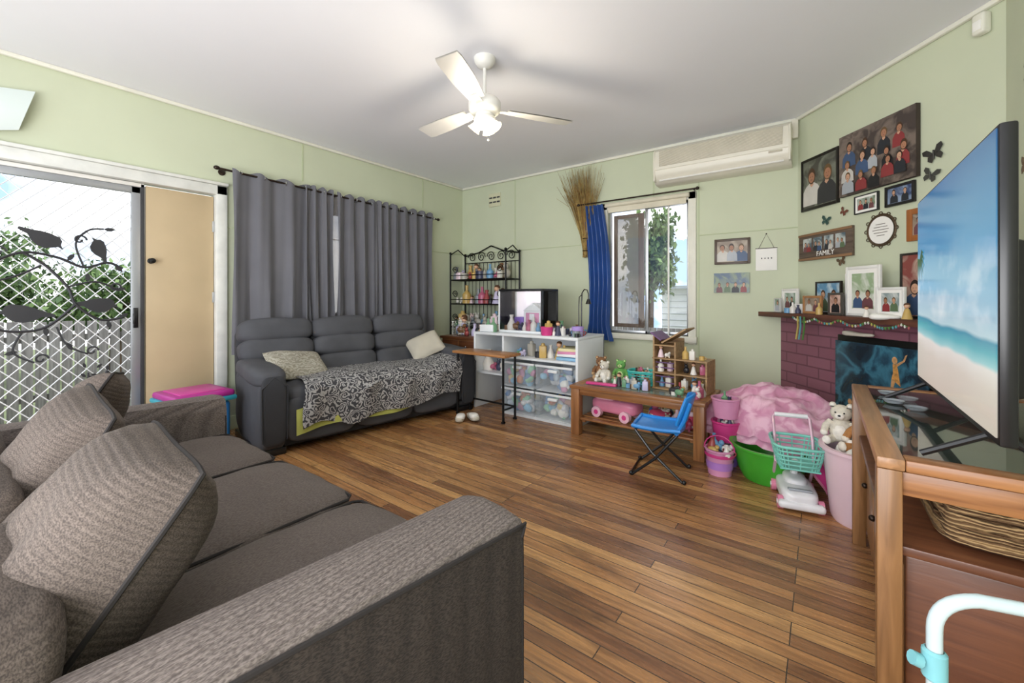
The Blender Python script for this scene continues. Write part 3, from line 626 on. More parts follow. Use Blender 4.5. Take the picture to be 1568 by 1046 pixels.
b.box((0.08,0.04,0.12),(0.22,0.16,0.2),m_lam,bev=0.01); b.box((0.08,-0.042,0.12),(0.16,0.006,0.16),m_pinkl,bev=0.003); b.box((-0.12,0.06,0.08),(0.12,0.12,0.14),m_purp,bev=0.01); b.poly([(-0.04,0.22),(0.20,0.22),(0.08,0.30)],m_lam,y=-0.04,th=0.16)
b.box((0.08,-0.048,0.15),(0.06,0.01,0.08),m_lam,bev=0.004)
for i in range(8): figurine(b,(-0.2+i*0.055,-0.09,0.02),random.uniform(0.08,0.16))
b.box((0,0,0.006),(0.53,0.31,0.012),m_lam,bev=0.002); b.done((1.70,-0.82,0.792))
b=B('desk_top_trinkets')
for i in range(42):
    x=random.choice([random.uniform(1.99,2.38),random.uniform(1.99,2.38),random.uniform(1.99,2.38),random.uniform(1.25,1.41)]); y=random.uniform(-1.05,-0.76)
    figurine(b,(x,y,0.791),random.uniform(0.05,0.15))
m_hp=M('hot_pink_plastic','#cc3c82',0.4)
b.lathe([(0,0),(0.05,0),(0.062,0.08),(0.058,0.08),(0.048,0.01)],(2.05,-1.02,0.791),m_hp,16); b.lathe([(0,0),(0.045,0),(0.055,0.09),(0.05,0.09)],(2.34,-0.95,0.791),M('lilac','#b79be0',0.5),16)
b.box((1.34,-1.02,0.83),(0.16,0.12,0.075),m_lam,(0,0,0.2),bev=0.01); b.done()
b=B('white_jewellery_box'); b.box((0,0,0.07),(0.2,0.13,0.14),m_lam,bev=0.01); b.box((0,-0.067,0.07),(0.17,0.004,0.05),M('silver_grey','#b8bcc4',0.4),bev=0.002); b.sph((0,-0.072,0.07),0.008,m_chrome); b.box((0,0.0,0.148),(0.21,0.14,0.015),m_lam,bev=0.005); b.done((1.32,-0.66,0.792),0.1)
b=B('black_desk_lamp'); b.lathe([(0,0),(0.055,0),(0.055,0.012),(0.015,0.02),(0,0.02)],(0,0,0),m_blackp,20)
b.tube([(0,0,0.01),(0,0,0.3),(0.005,0,0.4),(0.03,0,0.435),(0.06,0,0.43),(0.075,0,0.39),(0.075,0,0.33)],0.006,m_blackp)
b.tube([(-0.03,0,0.01),(-0.03,0,0.28),(-0.025,0,0.36),(0.0,0,0.38)],0.005,m_blackp); b.lathe([(0.012,0.05),(0.03,0.0),(0.028,0.0),(0.01,0.045)],(0.075,0,0.29),m_blackp,14); b.done((2.22,-0.64,0.792))
# ---------------------------------------------------------------- coffee table
m_ow=wood('orange_wood','#7a4e2e','#a87447',0.35,'x'); m_owz=wood('orange_wood_z','#7a4e2e','#a87447',0.35,'z'); m_tglass=M('smoked_glass','#a3b5ae',0.04,alpha=0.5,coat=0.6)
b=B('glass_top_coffee_table'); TX0,TX1,TY0,TY1=2.43,3.49,-1.27,-0.72
for x in (TX0+0.045,TX1-0.045):
    for y in (TY0+0.045,TY1-0.045): b.box((x,y,0.195),(0.075,0.075,0.39),m_owz,bev=0.006)
for y in (TY0+0.04,TY1-0.04): b.box(((TX0+TX1)/2,y,0.40),(TX1-TX0,0.085,0.028),m_ow,bev=0.006); b.box(((TX0+TX1)/2,y,0.36),(TX1-TX0-0.15,0.025,0.05),m_ow,bev=0.003)
for x in (TX0+0.04,TX1-0.04): b.box((x,(TY0+TY1)/2,0.40),(0.085,TY1-TY0-0.16,0.028),m_owz,bev=0.004); b.box((x,(TY0+TY1)/2,0.36),(0.025,TY1-TY0-0.15,0.05),m_ow,bev=0.003)
b.box(((TX0+TX1)/2,(TY0+TY1)/2,0.408),(TX1-TX0-0.16,TY1-TY0-0.16,0.008),m_tglass)
for i in range(6): b.box(((TX0+TX1)/2,TY0+0.06+i*0.086,0.135),(TX1-TX0-0.12,0.06,0.016),m_ow,bev=0.003)
b.box((TX0+0.1,(TY0+TY1)/2,0.12),(0.03,TY1-TY0-0.12,0.03),m_ow); b.box((TX1-0.1,(TY0+TY1)/2,0.12),(0.03,TY1-TY0-0.12,0.03),m_ow); b.done()
def plush(name,loc,s,col,col2,rz=0,stripes=None,lie=False):
    q=B(name); m1=M('plush_'+col[1:],col,0.95,var=0.15,scale=12,bump=0.4,bscale=200); m2=M('plush_'+col2[1:],col2,0.95,var=0.1,scale=12,bump=0.4,bscale=200); mb=m_blackp
    q.sph((0,0,0.30),(0.24,0.21,0.30),m1); q.sph((0,-0.08,0.28),(0.17,0.15,0.22),m2)
    q.sph((0,-0.03,0.70),(0.21,0.19,0.19),m1); q.sph((0,-0.19,0.65),(0.10,0.08,0.075),m2); q.sph((0,-0.265,0.675),(0.03,0.02,0.022),mb)
    for sx in (-1,1):
        q.sph((sx*0.16,-0.0,0.86),(0.07,0.04,0.07),m1); q.sph((sx*0.16,-0.03,0.86),(0.042,0.02,0.042),m2); q.sph((sx*0.08,-0.195,0.73),0.02,mb)
        q.tube([(sx*0.18,-0.02,0.48),(sx*0.28,-0.08,0.36),(sx*0.30,-0.16,0.24)],[0.08,0.075,0.07],m1,10); q.sph((sx*0.30,-0.17,0.22),0.075,m2)
        q.tube([(sx*0.13,-0.05,0.10),(sx*0.2,-0.22,0.08),(sx*0.22,-0.34,0.09)],[0.1,0.09,0.085],m1,10); q.sph((sx*0.22,-0.36,0.10),(0.085,0.05,0.10),m2)
    q.tube([(0,0.18,0.12),(0.05,0.32,0.10),(0.12,0.4,0.2)],[0.04,0.035,0.03],m1,8)
    if stripes:
        for z in (0.2,0.3,0.4,0.5): q.tube([(0.245*math.cos(t)*(1-abs(z-0.3)*1.3),0.02+0.2*math.sin(t)*(1-abs(z-.3)*1.3),z) for t in [k*math.pi/8-0.3 for k in range(12)]],0.014,stripes,5)
        for z in (0.76,0.83): 
            for sx in (-1,1): q.tube([(sx*0.19,-0.06,z),(sx*0.12,-0.14,z+0.02)],0.012,stripes,5)
    return q.done(loc,rz,s)
ZT=0.415
plush('plush_bear',(2.53,-0.86,ZT),0.22,'#8a6242','#c9a57c',0.3); plush('plush_rabbit',(2.62,-0.98,ZT),0.2,'#d8d2c4','#f0ece4',-0.2); plush('plush_frog',(2.71,-0.84,ZT),0.2,'#6fae5c','#cfe0a0',0.1)
def basket(name,loc,w,d,h,mat,rz=0,holes=True,fill=True):
    q=B(name)
    for i in range(5):
        z=h*(i+0.5)/5; sc=0.82+0.18*z/h
        pts=[]
        for k in range(28):
            t=2*math.pi*k/28; c,s_=math.cos(t),math.sin(t); e=0.5
            pts.append((w/2*sc*math.copysign(abs(c)**e,c),d/2*sc*math.copysign(abs(s_)**e,s_),z))
        q.tube(pts,h*0.045,mat,6,True)
    for k in range(28):
        t=2*math.pi*k/28; c,s_=math.cos(t),math.sin(t); f=lambda sc,z:(w/2*sc*math.copysign(abs(c)**.5,c),d/2*sc*math.copysign(abs(s_)**.5,s_),z)
        q.tube([f(0.82,0.005),f(1.0,h)],0.004,mat,5)
    pts=[(w/2*math.copysign(abs(math.cos(2*math.pi*k/28))**.5,math.cos(2*math.pi*k/28)),d/2*math.copysign(abs(math.sin(2*math.pi*k/28))**.5,math.sin(2*math.pi*k/28)),h) for k in range(28)]
    q.tube(pts,0.008,mat,6,True); q.box((0,0,0.006),(w*0.8,d*0.8,0.01),mat,bev=0.003)
    if fill:
        for i in range(12): figurine(q,(random.uniform(-w*.32,w*.32),random.uniform(-d*.3,d*.3),0.02+h*0.3),random.uniform(h*0.6,h*1.0))
    return q.done(loc,rz)
m_teal=M('teal_basket_plastic','#3fb7b0',0.4)
basket('teal_toy_basket',(2.92,-0.88,ZT),0.24,0.18,0.11,m_teal,0.1)
b=B('toy_tabletop_pile')
for i in range(26): figurine(b,(random.uniform(2.70,3.04),random.uniform(-1.12,-1.02),ZT),random.uniform(0.05,0.11))
for i in range(12): figurine(b,(random.uniform(3.14,3.44),random.uniform(-1.17,-1.05),ZT),random.uniform(0.06,0.12))
b.box((2.66,-1.14,ZT+0.012),(0.26,0.05,0.02),m_hp,(0,0,0.1),bev=0.006); b.done()
b=B('wooden_dollhouse'); m_dh=wood('dollhouse_wood','#8a6a48','#b59468',0.5,'x'); m_pur=M('dollhouse_purple','#6e4f7a',0.6)
b.box((0.0,0.10,0.12),(0.42,0.012,0.24),m_dh); b.box((-0.115,0.10,0.3),(0.18,0.012,0.2),m_dh)
b.box((-0.2,0.0,0.21),(0.012,0.2,0.42),m_dh); b.box((-0.03,0.0,0.19),(0.012,0.2,0.38),m_dh); b.box((0.2,0.0,0.12),(0.012,0.2,0.24),m_dh)
b.box((0.0,0,0.006),(0.42,0.22,0.012),m_dh); b.box((0.0,0,0.13),(0.42,0.21,0.01),m_dh); b.box((0.0,0,0.245),(0.42,0.21,0.01),m_dh); b.box((-0.115,0,0.35),(0.18,0.2,0.01),m_dh)
b.box((-0.04,0,0.43),(0.22,0.22,0.012),m_dh,(0,R(-32),0)); b.box((-0.18,0,0.42),(0.10,0.22,0.012),m_pur,(0,R(35),0))
for z in (0.013,0.136,0.251):
    for x in (-0.16,-0.1,0.03,0.09,0.15): figurine(b,(x,-0.04+random.uniform(-.03,.03),z),random.uniform(0.06,0.1))
for z in (0.05,0.10,0.17,0.21): b.box((-0.115,-0.07,z),(0.17,0.008,0.008),m_pur)
b.done((3.25,-0.90,ZT),R(-4))
b=B('pink_toy_convertible_car'); m_pk=M('pink_car_plastic','#d9839f',0.35); m_pkl=M('pale_pink','#e6b8c8',0.4)
b.puff((0,0,0.10),(0.42,0.2,0.12),m_pk,e=4,n=8); b.puff((-0.08,0,0.16),(0.2,0.17,0.05),m_pkl,e=4,n=6); b.box((0.07,0,0.18),(0.01,0.15,0.07),m_clear,(0,R(-25),0)); b.box((-0.08,0,0.17),(0.12,0.12,0.05),m_white,bev=0.01)
for x in (-0.13,0.13):
    for y in (-0.1,0.1): b.lathe([(0,-0.02),(0.045,-0.02),(0.045,0.02),(0,0.02)],(x,y,0.045),m_pkl,16,(R(90),0,0)); b.lathe([(0,-0.022),(0.02,-0.022),(0.02,0.022),(0,0.022)],(x,y,0.045),m_hp,12,(R(90),0,0))
b.done((2.76,-1.05,0.145),R(-8))
b=B('lower_shelf_toy_pile')
for i in range(26): 
    figurine(b,(random.uniform(3.02,3.35),random.uniform(-1.15,-0.85),0.145),random.uniform(0.07,0.17))
for i in range(8):
    col=random.choice(['#c94a6a','#f0efe8','#3fb7b0','#4a7ac8','#e9b0c8']); b.puff((random.uniform(3.02,3.35),random.uniform(-1.1,-0.9),0.20),(0.14,0.12,0.10),M('cloth_'+col[1:],col,0.9),(0,0,random.random()*3),e=3,n=5,nz=0.03)
b.done()
# ---------------------------------------------------------------- child chair
b=B('blue_child_chair'); m_cb=M('sky_blue_plastic','#2384d4',0.3,var=0.05)
def seat(u,v):
    x=-0.15+0.30*u; y=-0.14+0.28*v
    return (x*(1-0.06*abs(2*v-1)),y,0.30+0.012*((2*v-1)**2)+0.015*(2*u-1)**2*0.5)
b.surf(seat,10,10,m_cb); b.surf(lambda u,v:tuple(Vector(seat(u,v))-Vector((0,0,0.014))),10,10,m_cb)
b.tube([seat(u/10,0) for u in range(11)]+[seat(1,v/10) for v in range(1,11)]+[seat(1-u/10,1) for u in range(1,11)]+[seat(0,1-v/10) for v in range(1,10)],0.013,m_cb,6,True)
def back(u,v):
    w=0.13*(1-0.25*v**3); y=(2*u-1)*w; return (0.165+0.05*v-0.04*(2*u-1)**2,y,0.36+0.17*v-0.02*(2*u-1)**2*v)
b.surf(back,10,8,m_cb); b.surf(lambda u,v:tuple(Vector(back(u,v))+Vector((0.012,0,0))),10,8,m_cb)
b.tube([back(u/10,0) for u in range(11)]+[back(1,v/8) for v in range(1,9)]+[back(1-u/10,1) for u in range(1,11)]+[back(0,1-v/8) for v in range(1,8)],0.012,m_cb,6,True)
for sy in (-1,1):
    b.tube([(0.20,sy*0.09,0.49),(0.165,sy*0.115,0.38),(0.12,sy*0.12,0.29)],0.013,m_cb)
    b.tube([(-0.13,sy*0.12,0.29),(-0.02,sy*0.135,0.16),(0.17,sy*0.14,0.0)],0.009,m_blackp); b.tube([(0.13,sy*0.12,0.29),(0.0,sy*0.145,0.13),(-0.15,sy*0.145,0.0)],0.009,m_blackp)
    for x in (0.17,-0.15): b.sph((x,sy*0.143,0.012),0.014,m_blackp)
b.tube([(-0.15,-0.145,0.012),(-0.15,0.145,0.012)],0.007,m_blackp); b.tube([(-0.13,-0.12,0.285),(-0.13,0.12,0.285)],0.008,m_blackp); b.tube([(0.12,-0.12,0.285),(0.12,0.12,0.285)],0.008,m_blackp)
b.done((3.27,-1.58,0),R(8))
# ---------------------------------------------------------------- right pile
b=B('pink_toy_bucket'); m_lil=M('lilac_plastic','#b07cc8',0.4)
b.lathe([(0,0),(0.07,0),(0.085,0.15),(0.092,0.155),(0.092,0.165),(0.08,0.165),(0.066,0.01)],(0,0,0),m_pinkl,20); b.lathe([(0.09,0),(0.092,0.01),(0.09,0.02)],(0,0,0.12),m_hp,20); b.lathe([(0.078,0.04),(0.084,0.09)],(0,0,0.0),m_lil,20)
for i in range(7): figurine(b,(random.uniform(-.05,.05),random.uniform(-.05,.05),0.12),random.uniform(0.08,0.14))
b.tube([(0.09*math.cos(t),-0.02,0.16+0.09*math.sin(t)) for t in [k*math.pi/10 for k in range(11)]],0.004,m_hp); b.done((3.60,-1.38,0))
b=B('stacked_toy_caddy')
for k,(z,m) in enumerate(((0,m_purp),(0.16,m_hp),(0.32,m_pinkl))):
    b.lathe([(0,0),(0.075,0),(0.088,0.12),(0.094,0.125),(0.094,0.135),(0.08,0.135),(0.07,0.01)],(0,0,z),m,20)
for z in (0.1,0.26,0.40):
    for i in range(7): figurine(b,(random.uniform(-.05,.05),random.uniform(-.05,.05),z),random.uniform(0.06,0.09))
b.done((3.60,-1.17,0))
b=B('green_plastic_basin'); m_lime=M('lime_green_plastic','#3fa02e',0.35)
b.lathe([(0,0),(0.15,0),(0.18,0.06),(0.215,0.2),(0.23,0.205),(0.23,0.215),(0.21,0.215),(0.165,0.06),(0.145,0.01),(0,0.01)],(0,0,0),m_lime,36); b.done((3.87,-1.27,0))
b=B('pink_fleece_blanket'); m_fl=pattern_mat('pink_rose_fleece','noise','#c98aa6','#e2b6c8',9,0.5,0.95)
def bl(u,v):
    x=(u-0.5)*0.80; y=(v-0.5)*0.70; r2=(u-0.5)**2*2.6+(v-0.5)**2*2.6
    z=0.53-0.25*r2+0.045*noise.noise(Vector((x*6,y*6,2)))+0.03*noise.noise(Vector((x*13,y*13,5)))+0.010*noise.noise(Vector((x*26,y*26,5)))
    if v<0.12: z-=(0.12-v)*1.2
    return (x+0.03*noise.noise(Vector((x*5,y*5,9))),y,max(0.23,z))
b.surf(bl,70,56,m_fl); b.surf(lambda u,v:tuple(Vector(bl(u,v))-Vector((0,0,0.05))),20,16,m_fl)
b.puff((0,0.08,0.24),(0.5,0.36,0.44),m_fl,e=3,n=8,nz=0.04); b.done((3.87,-0.92,0),R(-22))
b=B('toy_shopping_trolley'); m_mint=M('mint_plastic','#7cc9ba',0.4); m_wp=M('white_plastic','#e6e6e8',0.3); m_gp=M('grey_plastic','#9aa0a6',0.4)
b.tube([(-0.10,0.12,0.06),(-0.10,-0.0,0.22),(-0.10,0.03,0.36),(-0.10,0.11,0.47),(-0.09,0.12,0.485),(0.09,0.12,0.485),(0.10,0.11,0.47),(0.10,0.03,0.36),(0.10,-0.0,0.22),(0.10,0.12,0.06)],0.009,M('silver_pink','#d8b6c6',0.3,0.3),8)
b.tube([(-0.09,0.12,0.485),(0.09,0.12,0.485)],0.014,m_wp)
b.puff((0,-0.05,0.075),(0.19,0.34,0.09),m_wp,e=4,n=10); b.puff((0,-0.0,0.125),(0.12,0.18,0.06),m_wp,e=3,n=8); b.box((0,-0.16,0.118),(0.12,0.05,0.012),m_gp,(R(-14),0,0),bev=0.005); b.box((0,-0.21,0.045),(0.23,0.05,0.045),m_wp,bev=0.018,seg=3)
b.tube([(0,0.02,0.14),(0,-0.02,0.24)],0.02,m_wp)
for x in (-0.1,0.1):
    for y in (0.09,-0.17): b.lathe([(0,-0.014),(0.038,-0.014),(0.038,0.014),(0,0.014)],(x,y,0.038),m_pk,16,(0,R(90),0)); b.lathe([(0,-0.017),(0.015,-0.017),(0.015,0.017),(0,0.017)],(x,y,0.038),m_wp,12,(0,R(90),0))
for i in range(6):
    z=0.24+i*0.026; w=0.10+0.03*i/5; d=0.12+0.03*i/5
    b.tube([(w*math.copysign(abs(math.cos(t))**.4,math.cos(t)),-0.06+d*math.copysign(abs(math.sin(t))**.4,math.sin(t)),z) for t in [k*math.pi/14 for k in range(28)]],0.005 if i<5 else 0.009,m_mint,6,True)
for k in range(28):
    t=k*math.pi/14; cc,ss=math.copysign(abs(math.cos(t))**.4,math.cos(t)),math.copysign(abs(math.sin(t))**.4,math.sin(t)); b.tube([(0.10*cc,-0.06+0.12*ss,0.24),(0.13*cc,-0.06+0.15*ss,0.37)],0.004,m_mint,5)
b.box((0,-0.06,0.238),(0.2,0.24,0.008),m_mint); b.done((4.01,-1.50,0),R(12),0.92)
b=B('pink_laundry_tub'); m_pt=M('pale_pink_plastic','#e2c6d0',0.4,var=0.03)
b.lathe([(0,0),(0.13,0),(0.14,0.02),(0.175,0.36),(0.19,0.365),(0.19,0.38),(0.165,0.38),(0.13,0.03),(0,0.02)],(0,0,0),m_pt,36)
for i in range(6):
    col=random.choice(['#e8e4dc','#d96a8a','#8ab0d0','#c9a06a']); b.puff((random.uniform(-.08,.08),random.uniform(-.08,.08),0.33),(0.14,0.12,0.10),M('cloth_'+col[1:],col,0.9),(random.random(),0,random.random()*3),e=3,n=5,nz=0.03)
b.done((4.31,-1.60,0))
plush('plush_tiger',(4.32,-1.62,0.36),0.25,'#b8814c','#efe6d6',R(-40),m_blackp)
plush('plush_snow_leopard',(4.22,-1.53,0.37),0.23,'#ddd6c6','#f5f0e6',R(-10),M('grey_spots','#6a655f',0.9))
b=B('pink_heart_toy_case'); 
hp=[]
for k in range(28):
    t=2*math.pi*k/28; hp.append((0.011*16*math.sin(t)**3*0.5,0.011*(13*math.cos(t)-5*math.cos(2*t)-2*math.cos(3*t)-math.cos(4*t))*0.6))
b.poly(hp,m_pk,y=-0.03,th=0.06); b.poly([(x*0.75,z*0.75) for x,z in hp],m_hp,y=-0.034,th=0.004); b.done((4.17,-1.33,0.115),R(-20))
b=B('white_slippers')
for x in (-0.06,0.06): b.puff((x,0,0.03),(0.085,0.2,0.055),m_cream,(0,0,x*4),e=3,n=6); b.puff((x,-0.04,0.05),(0.08,0.1,0.05),m_white,(0,0,x*4),e=3,n=6)
b.done((1.47,-1.50,0),R(50))
# ---------------------------------------------------------------- fireplace
def brick_mat():
    a=N('maroon_brick'); co=a.coord()
    sx=a.n('ShaderNodeSeparateXYZ'); a.l(co,sx.inputs[0]); cx=a.n('ShaderNodeCombineXYZ'); a.l(sx.outputs[0],cx.inputs[0]); a.l(sx.outputs[2],cx.inputs[1])
    br=a.n('ShaderNodeTexBrick')
    for k,v in {'Color1':lin('#835361'),'Color2':lin('#8e5c6a'),'Mortar':lin('#6e4450'),'Scale':1.0,'Mortar Size':0.006,'Brick Width':0.24,'Row Height':0.085}.items(): br.inputs[k].default_value=v
    a.l(cx.outputs[0],br.inputs[0]); a.l(br.outputs['Color'],a.p.inputs['Base Color']); a.p.inputs['Roughness'].default_value=0.6
    bu=a.n('ShaderNodeBump',i_Strength=0.7,i_Distance=0.01); bu.invert=True; a.l(br.outputs['Fac'],bu.inputs['Height']); a.l(bu.outputs[0],a.p.inputs['Normal']); return a.m
m_brick=brick_mat()
b=B('brick_fireplace'); 
b.prism([(-0.074,-0.10),(1.59,-0.10),(1.47,-0.004),(0.004,-0.004)],0,0.975,m_brick)
b.box((0.92,-0.105,0.44),(0.72,0.02,0.88),m_black,bev=0.004); b.done((A.x,A.y,0),CR)
def poster_mat():
    a=N('fantasy_poster'); co=a.coord(); nz=a.n('ShaderNodeTexNoise',i_Scale=5.0,i_Detail=8.0,i_Distortion=0.8); a.l(co,nz.inputs[0])
    rp=a.ramp([(0.3,lin('#10141f')),(0.46,lin('#1d3444')),(0.56,lin('#3a7288')),(0.63,lin('#23455a')),(0.74,lin('#0f1d30'))]); a.l(nz.outputs[0],rp.inputs[0]); a.l(rp.outputs[0],a.p.inputs['Base Color']); a.p.inputs['Roughness'].default_value=0.25; return a.m
b=B('fantasy_fireguard_poster'); mp=poster_mat(); b.box((0,0,0.42),(0.66,0.012,0.84),mp,bev=0.003)
m_or=M('poster_orange','#c9924e',0.4,var=0.5,scale=50); m_sk=M('poster_skin','#c99c6a',0.4,var=0.3,scale=50); m_pg=M('poster_pale_cyan','#4f8490',0.4,var=0.4,scale=50)
def body(q,x,z,s,y=-0.0085,m=None):
    m=m or m_or
    q.disc(x,z+0.6*s,0.14*s,0.18*s,y,m_sk); q.poly([(x-0.16*s,z-0.3*s),(x+0.3*s,z-0.6*s),(x+0.18*s,z+0.1*s),(x+0.12*s,z+0.4*s),(x-0.1*s,z+0.42*s),(x-0.08*s,z)],m,y); q.poly([(x+0.1*s,z+0.3*s),(x+0.5*s,z+0.62*s),(x+0.62*s,z+0.95*s),(x+0.52*s,z+0.9*s),(x+0.42*s,z+0.66*s),(x+0.05*s,z+0.42*s)],m_sk,y); q.poly([(x-0.16*s,z-0.3*s),(x-0.22*s,z-0.8*s),(x-0.3*s,z-1.2*s),(x-0.16*s,z-1.2*s),(x-0.06*s,z-0.7*s),(x+0.05*s,z-0.35*s)],m_sk,y)
body(b,0.13,0.68,0.13); body(b,-0.2,0.35,0.12,m=m_pg); body(b,0.02,0.4,0.1)
p=CP(0.90,0.135,0.0); b.done(p,CR)
b=B('mantel_shelf'); m_man=wood('mantel_dark_wood','#3e2a20','#6b4030',0.45,'x'); b.prism([(-0.182,-0.235),(1.76,-0.235),(1.47,-0.004),(0.004,-0.004)],0.98,1.02,m_man); b.done((A.x,A.y,0),CR)
# ---------------------------------------------------------------- framed photos
m_skin=[M('photo_skin1','#c99c80',0.4),M('photo_skin2','#a9785c',0.4)]
m_shirts=[M('photo_cloth_'+c[1:],c,0.4) for c in ('#23262e','#8a3436','#3e5578','#c9c5bd','#2f2f33','#6e4448','#5a6e50','#a9aeb4','#1c1c20')]
m_hair=[M('photo_hair_'+c[1:],c,0.4) for c in ('#2a1c14','#4a3220','#6a5030')]
def person(q,x,z,s,y,rnd=random,shirt=None):
    sh=shirt or rnd.choice(m_shirts)
    t=rnd.uniform(-.12,.12)*s; k=rnd.uniform(.85,1.1)
    q.poly([(x-0.95*s*k,z-1.9*s),(x+0.95*s*k,z-1.9*s),(x+0.9*s*k,z-0.7*s),(x+0.6*s*k,z-0.28*s),(x+0.25*s,z-0.05*s),(x-0.25*s,z-0.05*s),(x-0.6*s*k,z-0.28*s),(x-0.9*s*k,z-0.7*s)],sh,y)
    q.poly([(x-0.2*s,z-0.22*s),(x,z-0.4*s),(x+0.2*s,z-0.22*s),(x+0.16*s+t,z+0.1*s),(x-0.16*s+t,z+0.1*s)],m_skin[0],y-0.0003)
    sk=rnd.choice(m_skin); hr=rnd.choice(m_hair)
    q.disc(x+t,z+0.52*s,0.42*s,0.56*s*rnd.uniform(.95,1.25),y-0.0006,hr); q.disc(x+t,z+0.40*s,0.33*s,0.44*s,y-0.0012,sk)
    q.disc(x+t-0.12*s,z+0.46*s,0.045*s,0.03*s,y-0.0015,hr,6); q.disc(x+t+0.12*s,z+0.46*s,0.045*s,0.03*s,y-0.0015,hr,6); q.disc(x+t,z+0.2*s,0.12*s,0.03*s,y-0.0015,m_shirts[5],6)
def frame(name,w,h,loc,rz,fcol='#1a1614',fw=0.02,matte=0.0,bg=('#7a8a92','#c9d0cc'),people=2,depth=0.018,ps=None,tilt=0):
    q=B(name); mf=M('frame_'+fcol[1:],fcol,0.4,var=0.1); y=-depth
    if fw>0:
        for sx in (-1,1): q.box((sx*(w/2-fw/2),-depth/2,0),(fw,depth,h),mf,bev=0.003)
        for sz in (-1,1): q.box((0,-depth/2,sz*(h/2-fw/2)),(w-fw*2,depth,fw),mf,bev=0.003)
    q.box((0,-depth*0.3,0),(w-fw,depth*0.5,h-fw),mf if not matte else m_paper)
    y=-depth*0.62; iw,ih=w-2*fw-2*matte,h-2*fw-2*matte
    if fw==0: y=-depth-0.001; q.box((0,-depth/2,0),(w,depth,h),m_paper,bev=0.002)
    if matte: q.box((0,y,0),(w-2*fw,0.001,h-2*fw),m_paper); y-=0.001
    q.box((0,y,0),(iw,0.001,ih),photo_bg('photo_bg_'+bg[0][1:],bg[0],bg[1],8)); y-=0.001
    if people:
        s_=ps or min(ih/3.4,iw/(2.0*people))
        for i in range(people):
            x=(i+0.5-people/2)*iw/people; person(q,x*0.9,-ih/2+1.9*s_+random.uniform(0,0.15)*s_,s_*0.98,y-0.0004*(i%2))
    o=q.done(loc,rz); o.rotation_euler=(tilt,0,rz); return o
def cf(name,s0,s1,z0,z1,**k): return frame(name,s1-s0,z1-z0,CP((s0+s1)/2,0.002,(z0+z1)/2),CR,**k)
cf('framed_photo',0.06,0.45,1.87,2.30,fcol='#17120f',fw=0.022,matte=0.0,bg=('#4a4a42','#7a7e70'),people=2,ps=0.1)
q=B('family_canvas_print'); w,h=0.58,0.45; q.box((0,-0.015,0),(w,0.03,h),M('canvas_edge','#3a2e28',0.6),bev=0.003); q.box((0,-0.0305,0),(w-0.004,0.001,h-0.004),photo_bg('photo_bg_canvas','#463c38','#7a6c62',9))
yy=-0.032
for row,(z,n,s_) in enumerate(((0.105,4,0.062),(-0.0,5,0.060),(-0.10,5,0.058))):
    for i in range(n):
        sz=s_*random.uniform(.75,.95); person(q,(i+0.5-n/2)*w/n*0.88+random.uniform(-.015,.015),max(-h/2+1.92*sz,z+random.uniform(-.03,.02)),sz,yy-row*0.003-0.0004*(i%2),shirt=random.choice([m_shirts[1],m_shirts[3],m_shirts[0],m_shirts[2],m_shirts[6],m_shirts[7],m_shirts[8]]))
q.done(CP(0.765,0.002,2.12),CR)
cf('framed_photo',0.59,0.78,1.745,1.875,fcol='#2a2a2c',fw=0.008,matte=0.015,bg=('#7a8a72','#c9d0cc'),people=3)
cf('framed_photo',0.83,1.03,1.745,1.88,fcol='#141214',fw=0.018,bg=('#3a4a70','#8fa0b8'),people=2)
q=B('family_photo_sign'); m_sw=wood('sign_weathered_wood','#4a3d34','#6e5e50',0.7,'x'); q.box((0,-0.01,0),(0.54,0.02,0.22),m_sw,bev=0.003)
for sz in (-1,1): q.box((0,-0.022,sz*0.1),(0.54,0.006,0.02),wood('sign_edge','#7a5a40','#94704e',0.6,'x'),bev=0.002)
for i in range(4):
    x=-0.17+i*0.112; q.box((x,-0.021,0.02),(0.09,0.003,0.10),photo_bg('photo_bg_sign','#5a6a72','#c0c6c2',12)); person(q,x-0.018,0.01,0.026,-0.0235); person(q,x+0.02,0.005,0.024,-0.0239)
tc=bpy.data.curves.new('letters','FONT'); tc.body='FAMILY'; tc.size=0.055; tc.extrude=0.001; tc.align_x='CENTER'; to=bpy.data.objects.new('letters',tc); bpy.context.collection.objects.link(to); tc.materials.append(m_paper)
so=q.done(CP(0.31,0.002,1.565),CR); to.parent=so; to.rotation_euler=(R(90),0,0); to.location=(0.02,-0.0225,-0.082)
q=B('oval_quote_plaque'); m_gb=M('antique_bronze','#5a4a38',0.5,0.5)
q.lathe([(0.09,0),(0.105,0.006),(0.112,0.002),(0.112,0.0)],(0,0,0),m_gb,32,(R(90),0,0)); q.lathe([(0,0.004),(0.092,0.004)],(0,0,0),m_paper,32,(R(90),0,0))
for k in range(12): t=k*math.pi/6; q.tube([(0.112*math.cos(t)+0.012*math.cos(a),-0.004,0.112*math.sin(t)+0.012*math.sin(a)) for a in [j*math.pi/4 for j in range(8)]],0.003,m_gb,5,True)
for i,wd in enumerate((0.07,0.1,0.12,0.1,0.06)): q.box((0,-0.006,0.04-i*0.019),(wd,0.001,0.0035),m_gb)
q.done(CP(0.79,0.002,1.605),CR)
cf('framed_photo',0.98,1.20,1.50,1.70,fcol='#a0602e',fw=0.035,bg=('#6a5a4a','#b0a090'),people=2)
frame('framed_photo',0.30,0.24,(3.46,-0.002,1.58),0,fcol='#4e3d30',fw=0.022,bg=('#8a7a6a','#b0a08c'),people=3,ps=0.055)
frame('photo_canvas',0.30,0.185,(3.455,-0.002,1.285),0,fw=0.0,bg=('#3a5670','#7a8a6a'),people=4,ps=0.032,depth=0.012)
